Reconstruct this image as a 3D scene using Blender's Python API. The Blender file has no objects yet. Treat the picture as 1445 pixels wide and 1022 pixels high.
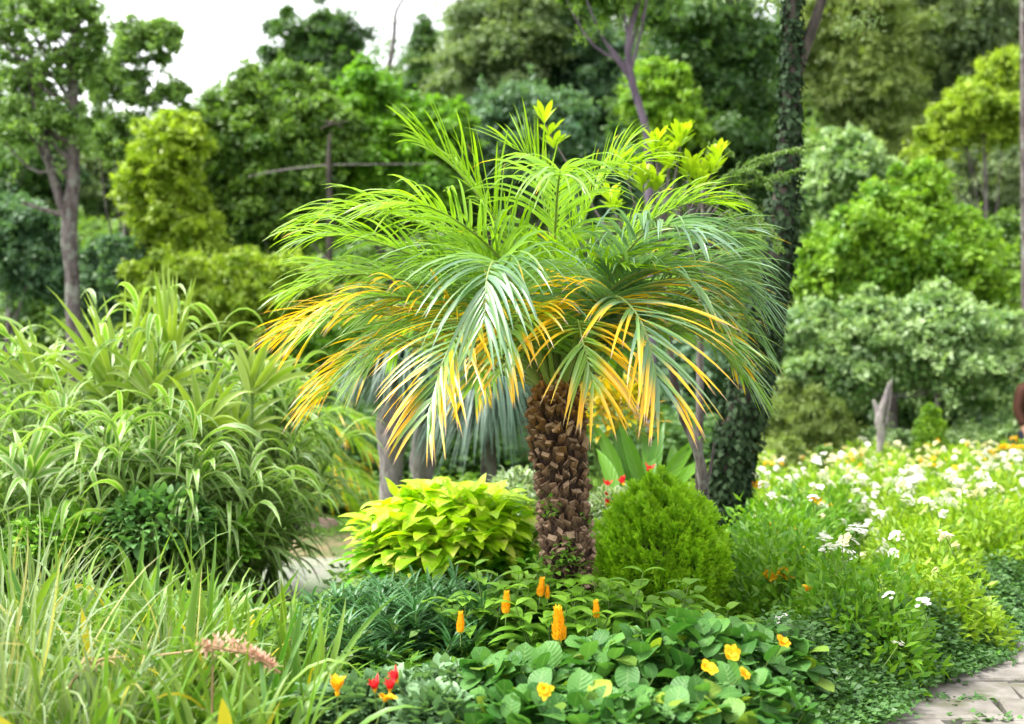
import bpy, math
import numpy as np
from math import radians as R

# ------------------------------------------------------------------ basics
sc = bpy.context.scene
COL = sc.collection
FPX, CXP, CYP, HORIZ = 1500.0, 722.5, 511.0, 545.0
CAM = np.array([0.0, 0.0, 1.45])
TH = math.atan((HORIZ - CYP) / FPX)
FWD = np.array([0, math.cos(TH), math.sin(TH)])
UPV = np.array([0, -math.sin(TH), math.cos(TH)])
RGT = np.array([1.0, 0, 0])
Z = np.array([0, 0, 1.0])


def at(px, py, d):
    return CAM + d * (FWD + RGT * (px - CXP) / FPX + UPV * (CYP - py) / FPX)


def nrm(v):
    v = np.asarray(v, float)
    return v / np.maximum(np.linalg.norm(v, axis=-1, keepdims=True), 1e-9)


def sstep(a, b, x):
    t = np.clip((x - a) / (b - a), 0, 1)
    return t * t * (3 - 2 * t)


def path_edge(y):
    return 1.60 + 0.82 * (y - 4.56) + 0.05 * np.sin(y * 2.3)


def ground(x, y):
    x = np.asarray(x, float); y = np.asarray(y, float)
    z = 0.16 * np.exp(-((x - 0.3) / 1.5) ** 2 - ((y - 5.2) / 1.5) ** 2)
    z = z - 0.05 * np.exp(-((x + 2.2) / 3.0) ** 2 - ((y - 10) / 3.0) ** 2)
    z = z - 0.42 * np.exp(-(((x + 1.9) / 1.6) ** 2 + ((y - 9.0) / 1.05) ** 2) ** 2)
    z = z + 0.13 * np.maximum(0, y - 17.0)
    z = z + 0.03 * np.sin(x * 1.7 + 0.4 * y) * np.sin(y * 1.3) * sstep(0.1, 1.0, path_edge(y) - 0.3 - x)
    return z


# ------------------------------------------------------------------ mesh builder
class MB:
    def __init__(s):
        s.v, s.a, s.q, s.t, s.qm, s.tm, s.n = [], [], [], [], [], [], 0

    def add(s, V, F, A=None, mi=0):
        V = np.asarray(V, float).reshape(-1, 3); F = np.asarray(F, int)
        if A is None:
            A = np.zeros((len(V), 4))
        s.v.append(V); s.a.append(np.broadcast_to(np.asarray(A, float), (len(V), 4)))
        (s.q if F.shape[1] == 4 else s.t).append(F + s.n)
        (s.qm if F.shape[1] == 4 else s.tm).append(np.full(len(F), mi))
        s.n += len(V)

    def build(s, name, mats, parent=None, origin=None, smooth=True):
        V = np.concatenate(s.v); A = np.concatenate(s.a)
        if origin is not None:
            V = V - np.asarray(origin)
        me = bpy.data.meshes.new(name)
        nq = sum(map(len, s.q)); nt = sum(map(len, s.t))
        li = []
        if nq: li.append(np.concatenate(s.q).ravel())
        if nt: li.append(np.concatenate(s.t).ravel())
        li = np.concatenate(li)
        me.vertices.add(len(V)); me.loops.add(len(li)); me.polygons.add(nq + nt)
        me.vertices.foreach_set('co', V.astype(np.float32).ravel())
        me.loops.foreach_set('vertex_index', li.astype(np.int32))
        st = np.concatenate([np.arange(nq) * 4, nq * 4 + np.arange(nt) * 3])
        me.polygons.foreach_set('loop_start', st.astype(np.int32))
        mi = np.concatenate([np.concatenate(s.qm) if nq else [], np.concatenate(s.tm) if nt else []])
        me.polygons.foreach_set('material_index', mi.astype(np.int32))
        me.polygons.foreach_set('use_smooth', np.full(nq + nt, smooth))
        at_ = me.attributes.new('A', 'FLOAT_COLOR', 'POINT')
        at_.data.foreach_set('color', A.astype(np.float32).ravel())
        me.update(); me.validate()
        if not isinstance(mats, (list, tuple)): mats = [mats]
        for m in mats: me.materials.append(m)
        o = bpy.data.objects.new(name, me); COL.objects.link(o)
        if parent is not None: o.parent = parent
        return o


def tag(o, label, cat, group=None, kind=None):
    if label: o['label'] = label
    if cat: o['category'] = cat
    if group: o['group'] = group
    if kind: o['kind'] = kind
    return o


def thing(name, label, cat, loc, group=None):
    o = bpy.data.objects.new(name, None); COL.objects.link(o)
    o.location = tuple(float(c) for c in loc); o.empty_display_size = 0.1
    return tag(o, label, cat, group)


def child_copy(src, parent, loc, rot=(0, 0, 0), s=1.0):
    o = src.copy(); COL.objects.link(o); o.parent = parent
    o.location = tuple(float(c) for c in loc); o.rotation_euler = rot; o.scale = (s, s, s)
    return o


PROF = {
    'lance': lambda t: np.sin(np.pi * np.clip(t, 0, 1) ** 0.72) ** 0.9,
    'strap': lambda t: np.minimum(1, 0.55 + t * 3) * np.clip(1 - t ** 3.2, 0, 1),
    'leaflet': lambda t: np.minimum(1, 0.35 + t * 6) * np.clip(1 - t ** 2.6, 0, 1) ** 0.9,
    'ovate': lambda t: np.sin(np.pi * np.clip(t, 0, 1) ** 0.62) ** 0.85,
    'round': lambda t: np.sqrt(np.clip(1 - (2 * t - 1) ** 2, 0, 1)),
    'obov': lambda t: np.sin(np.pi * np.clip(t, 0, 1) ** 1.35) ** 0.9,
}


def blades(mb, P, D, L, W, rng, S=6, droop=0.5, prof='lance', fold=0.15, side=None, twist=0.0,
           r=None, y=0.0, mi=0, pw=1.4, wave=0.0):
    """many curved leaves at once: base P, direction D, length L, width W (all per leaf)"""
    P = np.atleast_2d(P); N = len(P)
    D = nrm(np.broadcast_to(D, (N, 3)).astype(float))
    bc = lambda a: np.broadcast_to(np.asarray(a, float), (N,))
    L, W, droop, twist, y = bc(L), bc(W), bc(droop), bc(twist), bc(y)
    r = rng.random(N) if r is None else bc(r)
    t = np.linspace(0, 1, S + 1)
    if side is None:
        side = np.stack([D[:, 1], -D[:, 0], np.zeros(N)], 1)
        bad = np.linalg.norm(side, axis=1) < 0.15
        a = rng.random(N) * 6.283
        side[bad] = np.stack([np.cos(a), np.sin(a), 0 * a], 1)[bad]
    side = nrm(np.broadcast_to(side, (N, 3)).astype(float))
    side = nrm(side - D * np.sum(side * D, 1, keepdims=True))
    dirs = D[:, None, :] - droop[:, None, None] * (t[None, :, None] ** pw) * Z
    if wave:
        ph = rng.random((N, 1)) * 6.28
        dirs = dirs + side[:, None, :] * (wave * np.sin(ph + t[None] * 4.0))[:, :, None]
    dirs = nrm(dirs)
    mid = nrm(dirs[:, 1:] + dirs[:, :-1]) * (L / S)[:, None, None]
    pts = np.concatenate([P[:, None, :], P[:, None, :] + np.cumsum(mid, 1)], 1)
    nor = nrm(np.cross(np.broadcast_to(side[:, None, :], dirs.shape), dirs))
    tw = twist[:, None, None] * t[None, :, None]
    sd = side[:, None, :] * np.cos(tw) + nor * np.sin(tw)
    nr = nor * np.cos(tw) - side[:, None, :] * np.sin(tw)
    w = (W[:, None] * PROF[prof](t)[None] * 0.5 + 0.0004)[:, :, None]
    Lf = pts - sd * w + nr * w * fold
    Rt = pts + sd * w + nr * w * fold
    V = np.stack([Lf, pts, Rt], 2)                       # N,S+1,3,3
    A = np.zeros((N, S + 1, 3, 4))
    A[..., 0] = t[None, :, None]; A[..., 1] = np.array([0, .5, 1])[None, None]
    A[..., 2] = r[:, None, None]; A[..., 3] = y[:, None, None]
    k = np.arange(S)[:, None] * 3 + np.arange(2)[None]
    f = np.stack([k, k + 1, k + 4, k + 3], -1).reshape(-1, 4)
    F = (f[None] + (np.arange(N) * (S + 1) * 3)[:, None, None]).reshape(-1, 4)
    mb.add(V, F, A.reshape(-1, 4), mi)


def kites(mb, P, D, Nn, L, W, rng, fold=0.12, r=None, y=0.0, mi=0):
    """small one-face leaves"""
    P = np.atleast_2d(P); N = len(P)
    D = nrm(D); sd = nrm(np.cross(D, Nn)); nn = nrm(np.cross(sd, D))
    bc = lambda a: np.broadcast_to(np.asarray(a, float), (N,))
    L, W, y = bc(L)[:, None], bc(W)[:, None], bc(y)
    r = rng.random(N) if r is None else bc(r)
    m = P + D * L * 0.45 + nn * W * fold
    V = np.stack([P, m - sd * W / 2, P + D * L - nn * W * fold, m + sd * W / 2], 1)
    A = np.zeros((N, 4, 4)); A[:, :, 0] = [0, .5, 1, .5]; A[:, :, 1] = [.5, 0, .5, 1]
    A[:, :, 2] = r[:, None]; A[:, :, 3] = y[:, None]
    mb.add(V, np.arange(N * 4).reshape(N, 4), A.reshape(-1, 4), mi)


def catmull(pts, n):
    pts = np.asarray(pts, float)
    if len(pts) == 2:
        return pts[0] + (pts[1] - pts[0]) * np.linspace(0, 1, n)[:, None]
    p = np.concatenate([[2 * pts[0] - pts[1]], pts, [2 * pts[-1] - pts[-2]]])
    u = np.linspace(0, len(pts) - 1 - 1e-6, n); i = u.astype(int); f = (u - i)[:, None]
    a, b, c, d = p[i], p[i + 1], p[i + 2], p[i + 3]
    return 0.5 * (2 * b + (c - a) * f + (2 * a - 5 * b + 4 * c - d) * f ** 2 + (3 * b - a - 3 * c + d) * f ** 3)


def tube(mb, pts, rad, seg=8, n=None, mi=0, rough=0.0, rng=None, A=None, cap=True):
    pts = np.asarray(pts, float); rad = np.broadcast_to(np.asarray(rad, float), (len(pts),))
    if n:
        rad = np.interp(np.linspace(0, 1, n), np.linspace(0, 1, len(pts)), rad); pts = catmull(pts, n)
    T = nrm(np.gradient(pts, axis=0)); m = len(pts)
    ref = np.array([1.0, 0, 0]) if abs(T[0][0]) < 0.8 else np.array([0, 1.0, 0])
    u = nrm(ref - T[0] * ref.dot(T[0])); U = []
    for k in range(m):
        u = nrm(u - T[k] * u.dot(T[k])); U.append(u)
    U = np.array(U); W = np.cross(T, U)
    a = np.linspace(0, 2 * np.pi, seg, endpoint=False)
    rr = rad[:, None] * np.ones((m, seg))
    if rough and rng is not None:
        rr = rr * (1 + rough * (rng.random((m, seg)) - 0.5) + rough * 0.6 * np.sin(a * 3 + rng.random() * 6)[None])
    V = pts[:, None, :] + rr[:, :, None] * (np.cos(a)[None, :, None] * U[:, None] + np.sin(a)[None, :, None] * W[:, None])
    k = np.arange(m - 1)[:, None] * seg; j = np.arange(seg)[None]; j2 = (j + 1) % seg
    F = np.stack([k + j, k + j2, k + seg + j2, k + seg + j], -1).reshape(-1, 4)
    AA = np.zeros((m, seg, 4)); AA[..., 0] = np.linspace(0, 1, m)[:, None]
    if A is not None: AA[..., 1:] = np.asarray(A)[1:]
    V = V.reshape(-1, 3)
    mb.add(V, F, AA.reshape(-1, 4), mi)
    if cap:
        V2 = np.concatenate([V[-seg:], [pts[-1] + T[-1] * rad[-1] * 0.4]])
        mb.add(V2, np.array([[q, (q + 1) % seg, seg] for q in range(seg)]), AA[-1, 0], mi)


# ------------------------------------------------------------------ materials
def new_mat(name):
    m = bpy.data.materials.new(name); m.use_nodes = True
    nt = m.node_tree; nt.nodes.clear()
    out = nt.nodes.new('ShaderNodeOutputMaterial')
    return m, nt, out


def mixc(nt, fac, a, b, mode='MIX'):
    n = nt.nodes.new('ShaderNodeMix'); n.data_type = 'RGBA'; n.blend_type = mode
    for i, v in ((0, fac), (6, a), (7, b)):
        if hasattr(v, 'is_linked') or isinstance(v, bpy.types.NodeSocket):
            nt.links.new(v, n.inputs[i])
        elif i == 0: n.inputs[0].default_value = v
        else: n.inputs[i].default_value = (*v, 1)
    return n.outputs[2]


def math_n(nt, op, a, b=None, c=None, clamp=False):
    n = nt.nodes.new('ShaderNodeMath'); n.operation = op; n.use_clamp = clamp
    for i, v in enumerate((a, b, c)):
        if v is None: continue
        if isinstance(v, bpy.types.NodeSocket): nt.links.new(v, n.inputs[i])
        else: n.inputs[i].default_value = v
    return n.outputs[0]


def mrange(nt, v, a, b, c=0.0, d=1.0):
    n = nt.nodes.new('ShaderNodeMapRange'); n.interpolation_type = 'SMOOTHSTEP'
    if isinstance(v, bpy.types.NodeSocket): nt.links.new(v, n.inputs[0])
    for i, q in ((1, a), (2, b), (3, c), (4, d)):
        if isinstance(q, bpy.types.NodeSocket): nt.links.new(q, n.inputs[i])
        else: n.inputs[i].default_value = q
    return n.outputs[0]


def noise(nt, scale, detail=3, rough=.5, vec=None, coord='Object', stretch=None):
    tc = nt.nodes.new('ShaderNodeTexCoord'); v = tc.outputs[coord]
    if stretch:
        mp = nt.nodes.new('ShaderNodeMapping'); mp.inputs['Scale'].default_value = stretch
        nt.links.new(v, mp.inputs[0]); v = mp.outputs[0]
    n = nt.nodes.new('ShaderNodeTexNoise'); n.inputs['Scale'].default_value = scale
    n.inputs['Detail'].default_value = detail; n.inputs['Roughness'].default_value = rough
    nt.links.new(v, n.inputs['Vector'])
    return n.outputs[0]


def leaf_mat(name, c1, c2, tip=None, tips=(0.5, 1.0), trans=0.4, tcol=None, rough=0.42, spec=0.5, stripe=None,
             patch=None, patch_scale=18, vein=False, age=None, margin=0.3, hue_noise=None):
    """c1..c2 by the leaf's own random value; tip/age colours belong to the leaf itself"""
    m, nt, out = new_mat(name)
    a = nt.nodes.new('ShaderNodeAttribute'); a.attribute_name = 'A'
    s = nt.nodes.new('ShaderNodeSeparateColor'); nt.links.new(a.outputs['Color'], s.inputs[0])
    t, u, r, y = s.outputs[0], s.outputs[1], s.outputs[2], a.outputs['Alpha']
    c = mixc(nt, r, c1, c2)
    if hue_noise:
        c = mixc(nt, math_n(nt, 'MULTIPLY', mrange(nt, noise(nt, hue_noise[1], 2), .42, .62), hue_noise[2]), c, hue_noise[0])
    if patch:
        c = mixc(nt, mrange(nt, noise(nt, patch_scale, 3, .6), .52, .62), c, patch)
    au = math_n(nt, 'ABSOLUTE', math_n(nt, 'SUBTRACT', u, 0.5))
    if stripe:   # pale margins / stripes along the blade
        c = mixc(nt, math_n(nt, 'MULTIPLY', mrange(nt, au, margin, margin + .12), 0.7), c, stripe)
    if vein:     # pale midrib
        c = mixc(nt, math_n(nt, 'MULTIPLY', mrange(nt, au, .07, .0), 0.22), c, (0.30, 0.42, 0.16))
    if age:      # whole leaf fades to its old colour
        c = mixc(nt, y, c, age)
    if tip:      # tips turn colour where the leaf is old (y)
        lo = math_n(nt, 'SUBTRACT', 1.25, math_n(nt, 'MULTIPLY', y, 1.05))
        e = math_n(nt, 'MULTIPLY', mrange(nt, t, math_n(nt, 'SUBTRACT', lo, 0.08), math_n(nt, 'ADD', lo, 0.28)), mrange(nt, y, 0.05, 0.2))
        c = mixc(nt, e, c, tip)
        dead = math_n(nt, 'MULTIPLY', mrange(nt, t, .86, .93), mrange(nt, y, 0.55, 0.8))
        c = mixc(nt, dead, c, (0.42, 0.27, 0.20))
    p = nt.nodes.new('ShaderNodeBsdfPrincipled')
    nt.links.new(c, p.inputs['Base Color']); p.inputs['Roughness'].default_value = rough
    p.inputs['Specular IOR Level'].default_value = spec
    tr = nt.nodes.new('ShaderNodeBsdfTranslucent')
    tc = mixc(nt, 1.0, c, tcol or (1.15, 1.22, 0.6), 'MULTIPLY')
    nt.links.new(tc, tr.inputs[0])
    if vein:
        w = nt.nodes.new('ShaderNodeTexWave'); w.wave_type = 'BANDS'; w.bands_direction = 'X'
        cb = nt.nodes.new('ShaderNodeCombineXYZ')
        nt.links.new(math_n(nt, 'SUBTRACT', t, math_n(nt, 'MULTIPLY', au, 0.5)), cb.inputs[0])
        nt.links.new(cb.outputs[0], w.inputs[0]); w.inputs['Scale'].default_value = 2.2
        b = nt.nodes.new('ShaderNodeBump'); b.inputs['Strength'].default_value = 0.30; b.inputs['Distance'].default_value = 0.004
        nt.links.new(w.outputs[1], b.inputs['Height']); nt.links.new(b.outputs[0], p.inputs['Normal'])
    mx = nt.nodes.new('ShaderNodeMixShader'); mx.inputs[0].default_value = trans
    nt.links.new(p.outputs[0], mx.inputs[1]); nt.links.new(tr.outputs[0], mx.inputs[2])
    nt.links.new(mx.outputs[0], out.inputs[0])
    return m


def rough_mat(name, c1, c2, scale=12, c3=None, rough=0.85, bump=0.5, dist=0.02, stretch=None, detail=6, spec=0.2):
    m, nt, out = new_mat(name)
    n = noise(nt, scale, detail, .62, stretch=stretch)
    c = mixc(nt, mrange(nt, n, .35, .65), c1, c2)
    if c3:
        c = mixc(nt, mrange(nt, noise(nt, scale * .35, 4, .6), .5, .62), c, c3)
    p = nt.nodes.new('ShaderNodeBsdfPrincipled'); nt.links.new(c, p.inputs['Base Color'])
    p.inputs['Roughness'].default_value = rough; p.inputs['Specular IOR Level'].default_value = spec
    b = nt.nodes.new('ShaderNodeBump'); b.inputs['Strength'].default_value = bump; b.inputs['Distance'].default_value = dist
    nt.links.new(n, b.inputs['Height']); nt.links.new(b.outputs[0], p.inputs['Normal'])
    nt.links.new(p.outputs[0], out.inputs[0])
    return m


M = {}
# crowns of the background trees
M['dark'] = leaf_mat('dark green tree leaf', (.030, .090, .022), (.110, .210, .045), rough=.5)
M['mid'] = leaf_mat('mid green tree leaf', (.055, .140, .020), (.200, .330, .050), rough=.5)
M['grey'] = leaf_mat('grey green tree leaf', (.075, .135, .050), (.230, .310, .115), rough=.55)
M['blue'] = leaf_mat('blue green tree leaf', (.040, .115, .055), (.150, .260, .120), rough=.5)
M['olive'] = leaf_mat('olive feathery leaf', (.095, .160, .026), (.270, .350, .080), rough=.55)
M['lime'] = leaf_mat('lime tree leaf', (.085, .230, .014), (.290, .460, .035), rough=.5)
M['yell'] = leaf_mat('yellow green tree leaf', (.150, .260, .014), (.380, .500, .045), rough=.5)
M['pale'] = leaf_mat('pale green tree leaf', (.085, .205, .040), (.400, .540, .230), rough=.45, spec=.8)
M['light'] = leaf_mat('light tree leaf', (.075, .165, .040), (.250, .390, .100), rough=.5)
M['vine'] = leaf_mat('bright vine leaf', (.070, .210, .014), (.210, .410, .030), rough=.5)
M['ivy'] = leaf_mat('ivy leaf', (.010, .026, .009), (.028, .055, .018), trans=.2, rough=.75, spec=.2)
# nearer plants
M['palm'] = leaf_mat('palm leaflet', (.270, .450, .010), (.150, .265, .165), tip=(.80, .46, .014), trans=.42, rough=.27, spec=.85)
M['rachis'] = leaf_mat('palm rachis', (.16, .24, .03), (.22, .26, .07), trans=.0, rough=.4)
M['reed'] = leaf_mat('striped reed leaf', (.038, .125, .012), (.180, .350, .036), stripe=(.42, .48, .24), trans=.38, rough=.4, margin=.22)
M['reedfan'] = leaf_mat('reed fan leaf', (.170, .290, .025), (.290, .390, .050), stripe=(.34, .42, .12), trans=.4, rough=.4, margin=.3)
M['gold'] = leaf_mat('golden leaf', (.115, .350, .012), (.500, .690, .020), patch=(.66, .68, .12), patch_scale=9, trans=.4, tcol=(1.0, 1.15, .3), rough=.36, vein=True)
M['thuja'] = leaf_mat('thuja spray', (.170, .400, .008), (.400, .650, .022), trans=.35, rough=.55)
M['lolly'] = leaf_mat('lollipop plant leaf', (.085, .240, .020), (.230, .430, .040), trans=.33, rough=.36, spec=.55, vein=True)
M['bean'] = leaf_mat('round garden leaf', (.034, .125, .020), (.105, .255, .048), trans=.38, rough=.5, spec=.35, vein=True, age=(.26, .36, .03))
M['narrow'] = leaf_mat('narrow blue green leaf', (.030, .110, .028), (.085, .210, .075), trans=.25, rough=.35)
M['herb'] = leaf_mat('grey green herb leaf', (.090, .190, .070), (.190, .320, .150), trans=.3, rough=.5)
M['herbdark'] = leaf_mat('dark bluish leaf', (.075, .190, .040), (.170, .340, .100), trans=.3, rough=.5)
M['strap'] = leaf_mat('strap leaf', (.045, .155, .016), (.150, .310, .036), trans=.38, rough=.4, age=(.55, .45, .02), stripe=(.22, .33, .10), margin=.38)
M['palegrass'] = leaf_mat('pale grass blade', (.120, .200, .060), (.240, .320, .150), trans=.35, rough=.45, age=(.45, .40, .12))
M['bed'] = leaf_mat('flower bed leaf', (.075, .220, .010), (.205, .390, .020), trans=.4, rough=.5)
M['bedy'] = leaf_mat('yellow flower bed leaf', (.160, .320, .012), (.340, .480, .024), trans=.4, rough=.5)
M['cover'] = leaf_mat('border ground cover leaf', (.036, .115, .022), (.110, .225, .055), trans=.25, rough=.45)
M['canna'] = leaf_mat('canna leaf', (.060, .180, .015), (.150, .330, .025), trans=.4, rough=.3, vein=True)
M['bluedroop'] = leaf_mat('drooping blue leaf', (.040, .095, .055), (.085, .150, .095), trans=.3, rough=.4)
M['varieg'] = leaf_mat('white edged leaf', (.10, .20, .06), (.2, .3, .12), stripe=(.6, .65, .5), trans=.3, margin=.2)
M['yrose'] = leaf_mat('yellow shoot leaf', (.220, .400, .012), (.440, .590, .020), trans=.42, tcol=(1.05, 1.1, .4), rough=.42, vein=True)
M['needle'] = leaf_mat('soft conifer needle', (.090, .190, .020), (.190, .300, .060), trans=.3, rough=.5)
M['croton'] = leaf_mat('yellow croton leaf', (.25, .27, .01), (.60, .36, .01), trans=.35, rough=.4)
# flowers
def petal(name, c1, c2, trans=.35): return leaf_mat(name, c1, c2, trans=trans, tcol=(1.1, 1.05, .9), rough=.6, spec=.2)
M['orange'] = petal('orange bract', (.88, .40, .010), (.94, .56, .025))
M['yellow'] = petal('yellow petal', (.85, .48, .012), (.88, .60, .03))
M['white'] = petal('white petal', (.80, .80, .74), (.86, .86, .82))
M['cream'] = petal('cream petal', (.78, .74, .40), (.82, .80, .55))
M['red'] = petal('red petal', (.70, .015, .025), (.80, .05, .06))
M['pink'] = petal('faded pink floret', (.55, .30, .22), (.66, .44, .34))
M['tan'] = leaf_mat('dry tan stalk', (.36, .24, .12), (.48, .38, .2), trans=.1, rough=.8)
# bark, soil, stone
M['bark'] = rough_mat('grey purple bark', (.045, .034, .033), (.14, .115, .11), 16, c3=(.17, .17, .145), stretch=(1, 1, .22), bump=1.0, dist=.04)
M['barkpale'] = rough_mat('pale bark', (.10, .085, .085), (.30, .265, .26), 14, c3=(.22, .21, .18), stretch=(1, 1, .3), bump=1.0, dist=.03)
M['barkdark'] = rough_mat('dark bark', (.030, .026, .022), (.075, .06, .05), 9, stretch=(1, 1, .3), bump=.8)
M['barkpurple'] = rough_mat('smooth purple bark', (.075, .055, .08), (.15, .115, .15), 5, stretch=(1, 1, .4), bump=.3)
M['stem'] = rough_mat('green stem', (.08, .15, .03), (.14, .21, .05), 20, bump=.1)
M['soil'] = rough_mat('soil', (.035, .025, .016), (.075, .05, .03), 14, c3=(.03, .05, .014), bump=.8, dist=.04)
M['rock'] = rough_mat('pinkish stone', (.21, .13, .12), (.34, .24, .22), 6, bump=.7, dist=.05)
M['slab'] = rough_mat('path slab', (.15, .135, .115), (.235, .215, .19), 6, c3=(.10, .10, .06), bump=.35, dist=.012, rough=.8)


def ground_mat():
    m, nt, out = new_mat('garden ground')
    a = nt.nodes.new('ShaderNodeAttribute'); a.attribute_name = 'A'
    s = nt.nodes.new('ShaderNodeSeparateColor'); nt.links.new(a.outputs['Color'], s.inputs[0])
    n = noise(nt, 6, 8, .65); n2 = noise(nt, .8, 4, .6); n3 = noise(nt, 60, 3, .6)
    soil = mixc(nt, n, (.028, .02, .013), (.085, .058, .034))
    grass = mixc(nt, n3, (.035, .075, .012), (.085, .135, .025))
    c = mixc(nt, mrange(nt, n2, .38, .58), soil, grass)
    red = mixc(nt, n, (.16, .10, .06), (.27, .19, .11))
    c = mixc(nt, math_n(nt, 'MULTIPLY', s.outputs[0], mrange(nt, n, .35, .6)), c, red)
    p = nt.nodes.new('ShaderNodeBsdfPrincipled'); nt.links.new(c, p.inputs['Base Color']); p.inputs['Roughness'].default_value = .9
    b = nt.nodes.new('ShaderNodeBump'); b.inputs['Strength'].default_value = .9; b.inputs['Distance'].default_value = .05
    nt.links.new(n, b.inputs['Height']); nt.links.new(b.outputs[0], p.inputs['Normal'])
    nt.links.new(p.outputs[0], out.inputs[0])
    return m


def water_mat():
    m, nt, out = new_mat('pond water')
    p = nt.nodes.new('ShaderNodeBsdfPrincipled'); p.inputs['Base Color'].default_value = (.26, .27, .23, 1)  # pale base colour stands in for a reflection of white sky
    p.inputs['Roughness'].default_value = .06; p.inputs['Specular IOR Level'].default_value = .8
    n = noise(nt, 9, 3, .5, stretch=(1, .5, 1)); b = nt.nodes.new('ShaderNodeBump')
    b.inputs['Strength'].default_value = .12; b.inputs['Distance'].default_value = .03
    nt.links.new(n, b.inputs['Height']); nt.links.new(b.outputs[0], p.inputs['Normal'])
    nt.links.new(p.outputs[0], out.inputs[0])
    return m


def trunk_mat():
    """core and leaf stubs of the palm: brown, orange where the stub is fresh (y), mossy in patches"""
    m, nt, out = new_mat('palm trunk')
    a = nt.nodes.new('ShaderNodeAttribute'); a.attribute_name = 'A'
    s = nt.nodes.new('ShaderNodeSeparateColor'); nt.links.new(a.outputs['Color'], s.inputs[0])
    n = noise(nt, 40, 6, .65, stretch=(1, 1, .25)); n2 = noise(nt, 9, 4, .6)
    old = mixc(nt, mrange(nt, n, .3, .7), (.10, .048, .028), (.40, .25, .165))
    fresh = mixc(nt, mrange(nt, n, .3, .7), (.20, .07, .018), (.52, .25, .05))
    c = mixc(nt, a.outputs['Alpha'], old, fresh)
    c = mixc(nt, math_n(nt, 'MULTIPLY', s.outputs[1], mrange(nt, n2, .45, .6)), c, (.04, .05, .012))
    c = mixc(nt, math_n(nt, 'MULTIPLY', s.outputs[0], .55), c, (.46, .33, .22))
    c = mixc(nt, math_n(nt, 'MULTIPLY', s.outputs[2], .6, clamp=True), c, (.018, .010, .007))  # crevice shade painted in: core and stub feet darkened
    p = nt.nodes.new('ShaderNodeBsdfPrincipled'); nt.links.new(c, p.inputs['Base Color']); p.inputs['Roughness'].default_value = .85
    p.inputs['Specular IOR Level'].default_value = .2
    b = nt.nodes.new('ShaderNodeBump'); b.inputs['Strength'].default_value = .9; b.inputs['Distance'].default_value = .01
    nt.links.new(n, b.inputs['Height']); nt.links.new(b.outputs[0], p.inputs['Normal'])
    nt.links.new(p.outputs[0], out.inputs[0])
    return m


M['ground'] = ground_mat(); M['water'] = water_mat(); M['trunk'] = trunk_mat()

# ------------------------------------------------------------------ setting
def grid_sheet(xs, ys, zf, af=None):
    X, Y = np.meshgrid(xs, ys); nx, ny = len(xs), len(ys)
    V = np.stack([X, Y, zf(X, Y)], -1).reshape(-1, 3)
    i = (np.arange(ny - 1)[:, None] * nx + np.arange(nx - 1)[None]).ravel()
    F = np.stack([i, i + 1, i + nx + 1, i + nx], 1)
    A = np.zeros((len(V), 4))
    if af is not None: A[:, 0] = af(V[:, 0], V[:, 1])
    b = MB(); b.add(V, F, A); return b


def axis(parts):
    return np.unique(np.concatenate([np.linspace(a, b, n) for a, b, n in parts]))


xs = axis([(-300, -14, 20), (-14, 14, 150), (14, 300, 20)]); ys = axis([(-40, 2, 15), (2, 20, 130), (20, 70, 30), (70, 600, 20)])
gz = lambda x, y: ground(x, np.minimum(y, 70)) - 0.05 * sstep(-.12, .02, x - path_edge(y))
red_bank = lambda x, y: np.exp(-((x + 1.6) / 1.4) ** 2 - ((y - 10.35) / .55) ** 2)
grid_sheet(xs, ys, gz, red_bank).build('ground', M['ground'])['kind'] = 'structure'
# pond
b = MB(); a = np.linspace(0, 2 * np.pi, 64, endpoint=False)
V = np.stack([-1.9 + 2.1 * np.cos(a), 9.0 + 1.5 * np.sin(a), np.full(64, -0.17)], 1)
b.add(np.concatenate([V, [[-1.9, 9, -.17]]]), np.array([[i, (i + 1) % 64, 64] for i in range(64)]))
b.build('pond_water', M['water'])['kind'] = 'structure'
# stone slab path: courses across the path, jittered
rng = np.random.default_rng(5)
b = MB(); yy = 2.2
def slab(b, c4, h):
    c4 = np.asarray(c4); cen = c4.mean(0); inn = cen + (c4 - cen) * (1 - .012 / np.linalg.norm(c4 - cen, axis=1))[:, None]
    z0, z1 = -.06, h
    V = np.concatenate([np.c_[c4, np.full(4, z0)], np.c_[c4, np.full(4, z1 - .008)], np.c_[inn, np.full(4, z1)]])
    F = [[i, (i + 1) % 4, 4 + (i + 1) % 4, 4 + i] for i in range(4)] + [[4 + i, 4 + (i + 1) % 4, 8 + (i + 1) % 4, 8 + i] for i in range(4)] + [[8, 9, 10, 11]]
    b.add(V, F)
cy = np.arange(2.2, 15, .30)
for k in range(len(cy) - 1):
    y0, y1 = cy[k] + .02, cy[k + 1] - .012
    x0 = path_edge((y0 + y1) / 2) - .02 ; first = True
    while x0 < path_edge((y0 + y1) / 2) + 2.1:
        w = .38 + rng.random() * .35
        j = lambda s=.03: (rng.random() - .5) * 2 * s
        sk = .06; e0, e1 = (path_edge(y0) - x0, path_edge(y1) - x0 - sk) if first else (0, 0); w = w + max(e0, 0) if first else w; first = False
        slab(b, [(x0 + e0 + j(), y0 + j()), (x0 + w - .025 + j(), y0 + j()), (x0 + w - .025 + sk + j(), y1 + j()), (x0 + sk + e1 + j(), y1 + j())], .012 + rng.random() * .012)
        x0 += w
b.build('path', M['slab'], smooth=False)['kind'] = 'structure'
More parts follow.
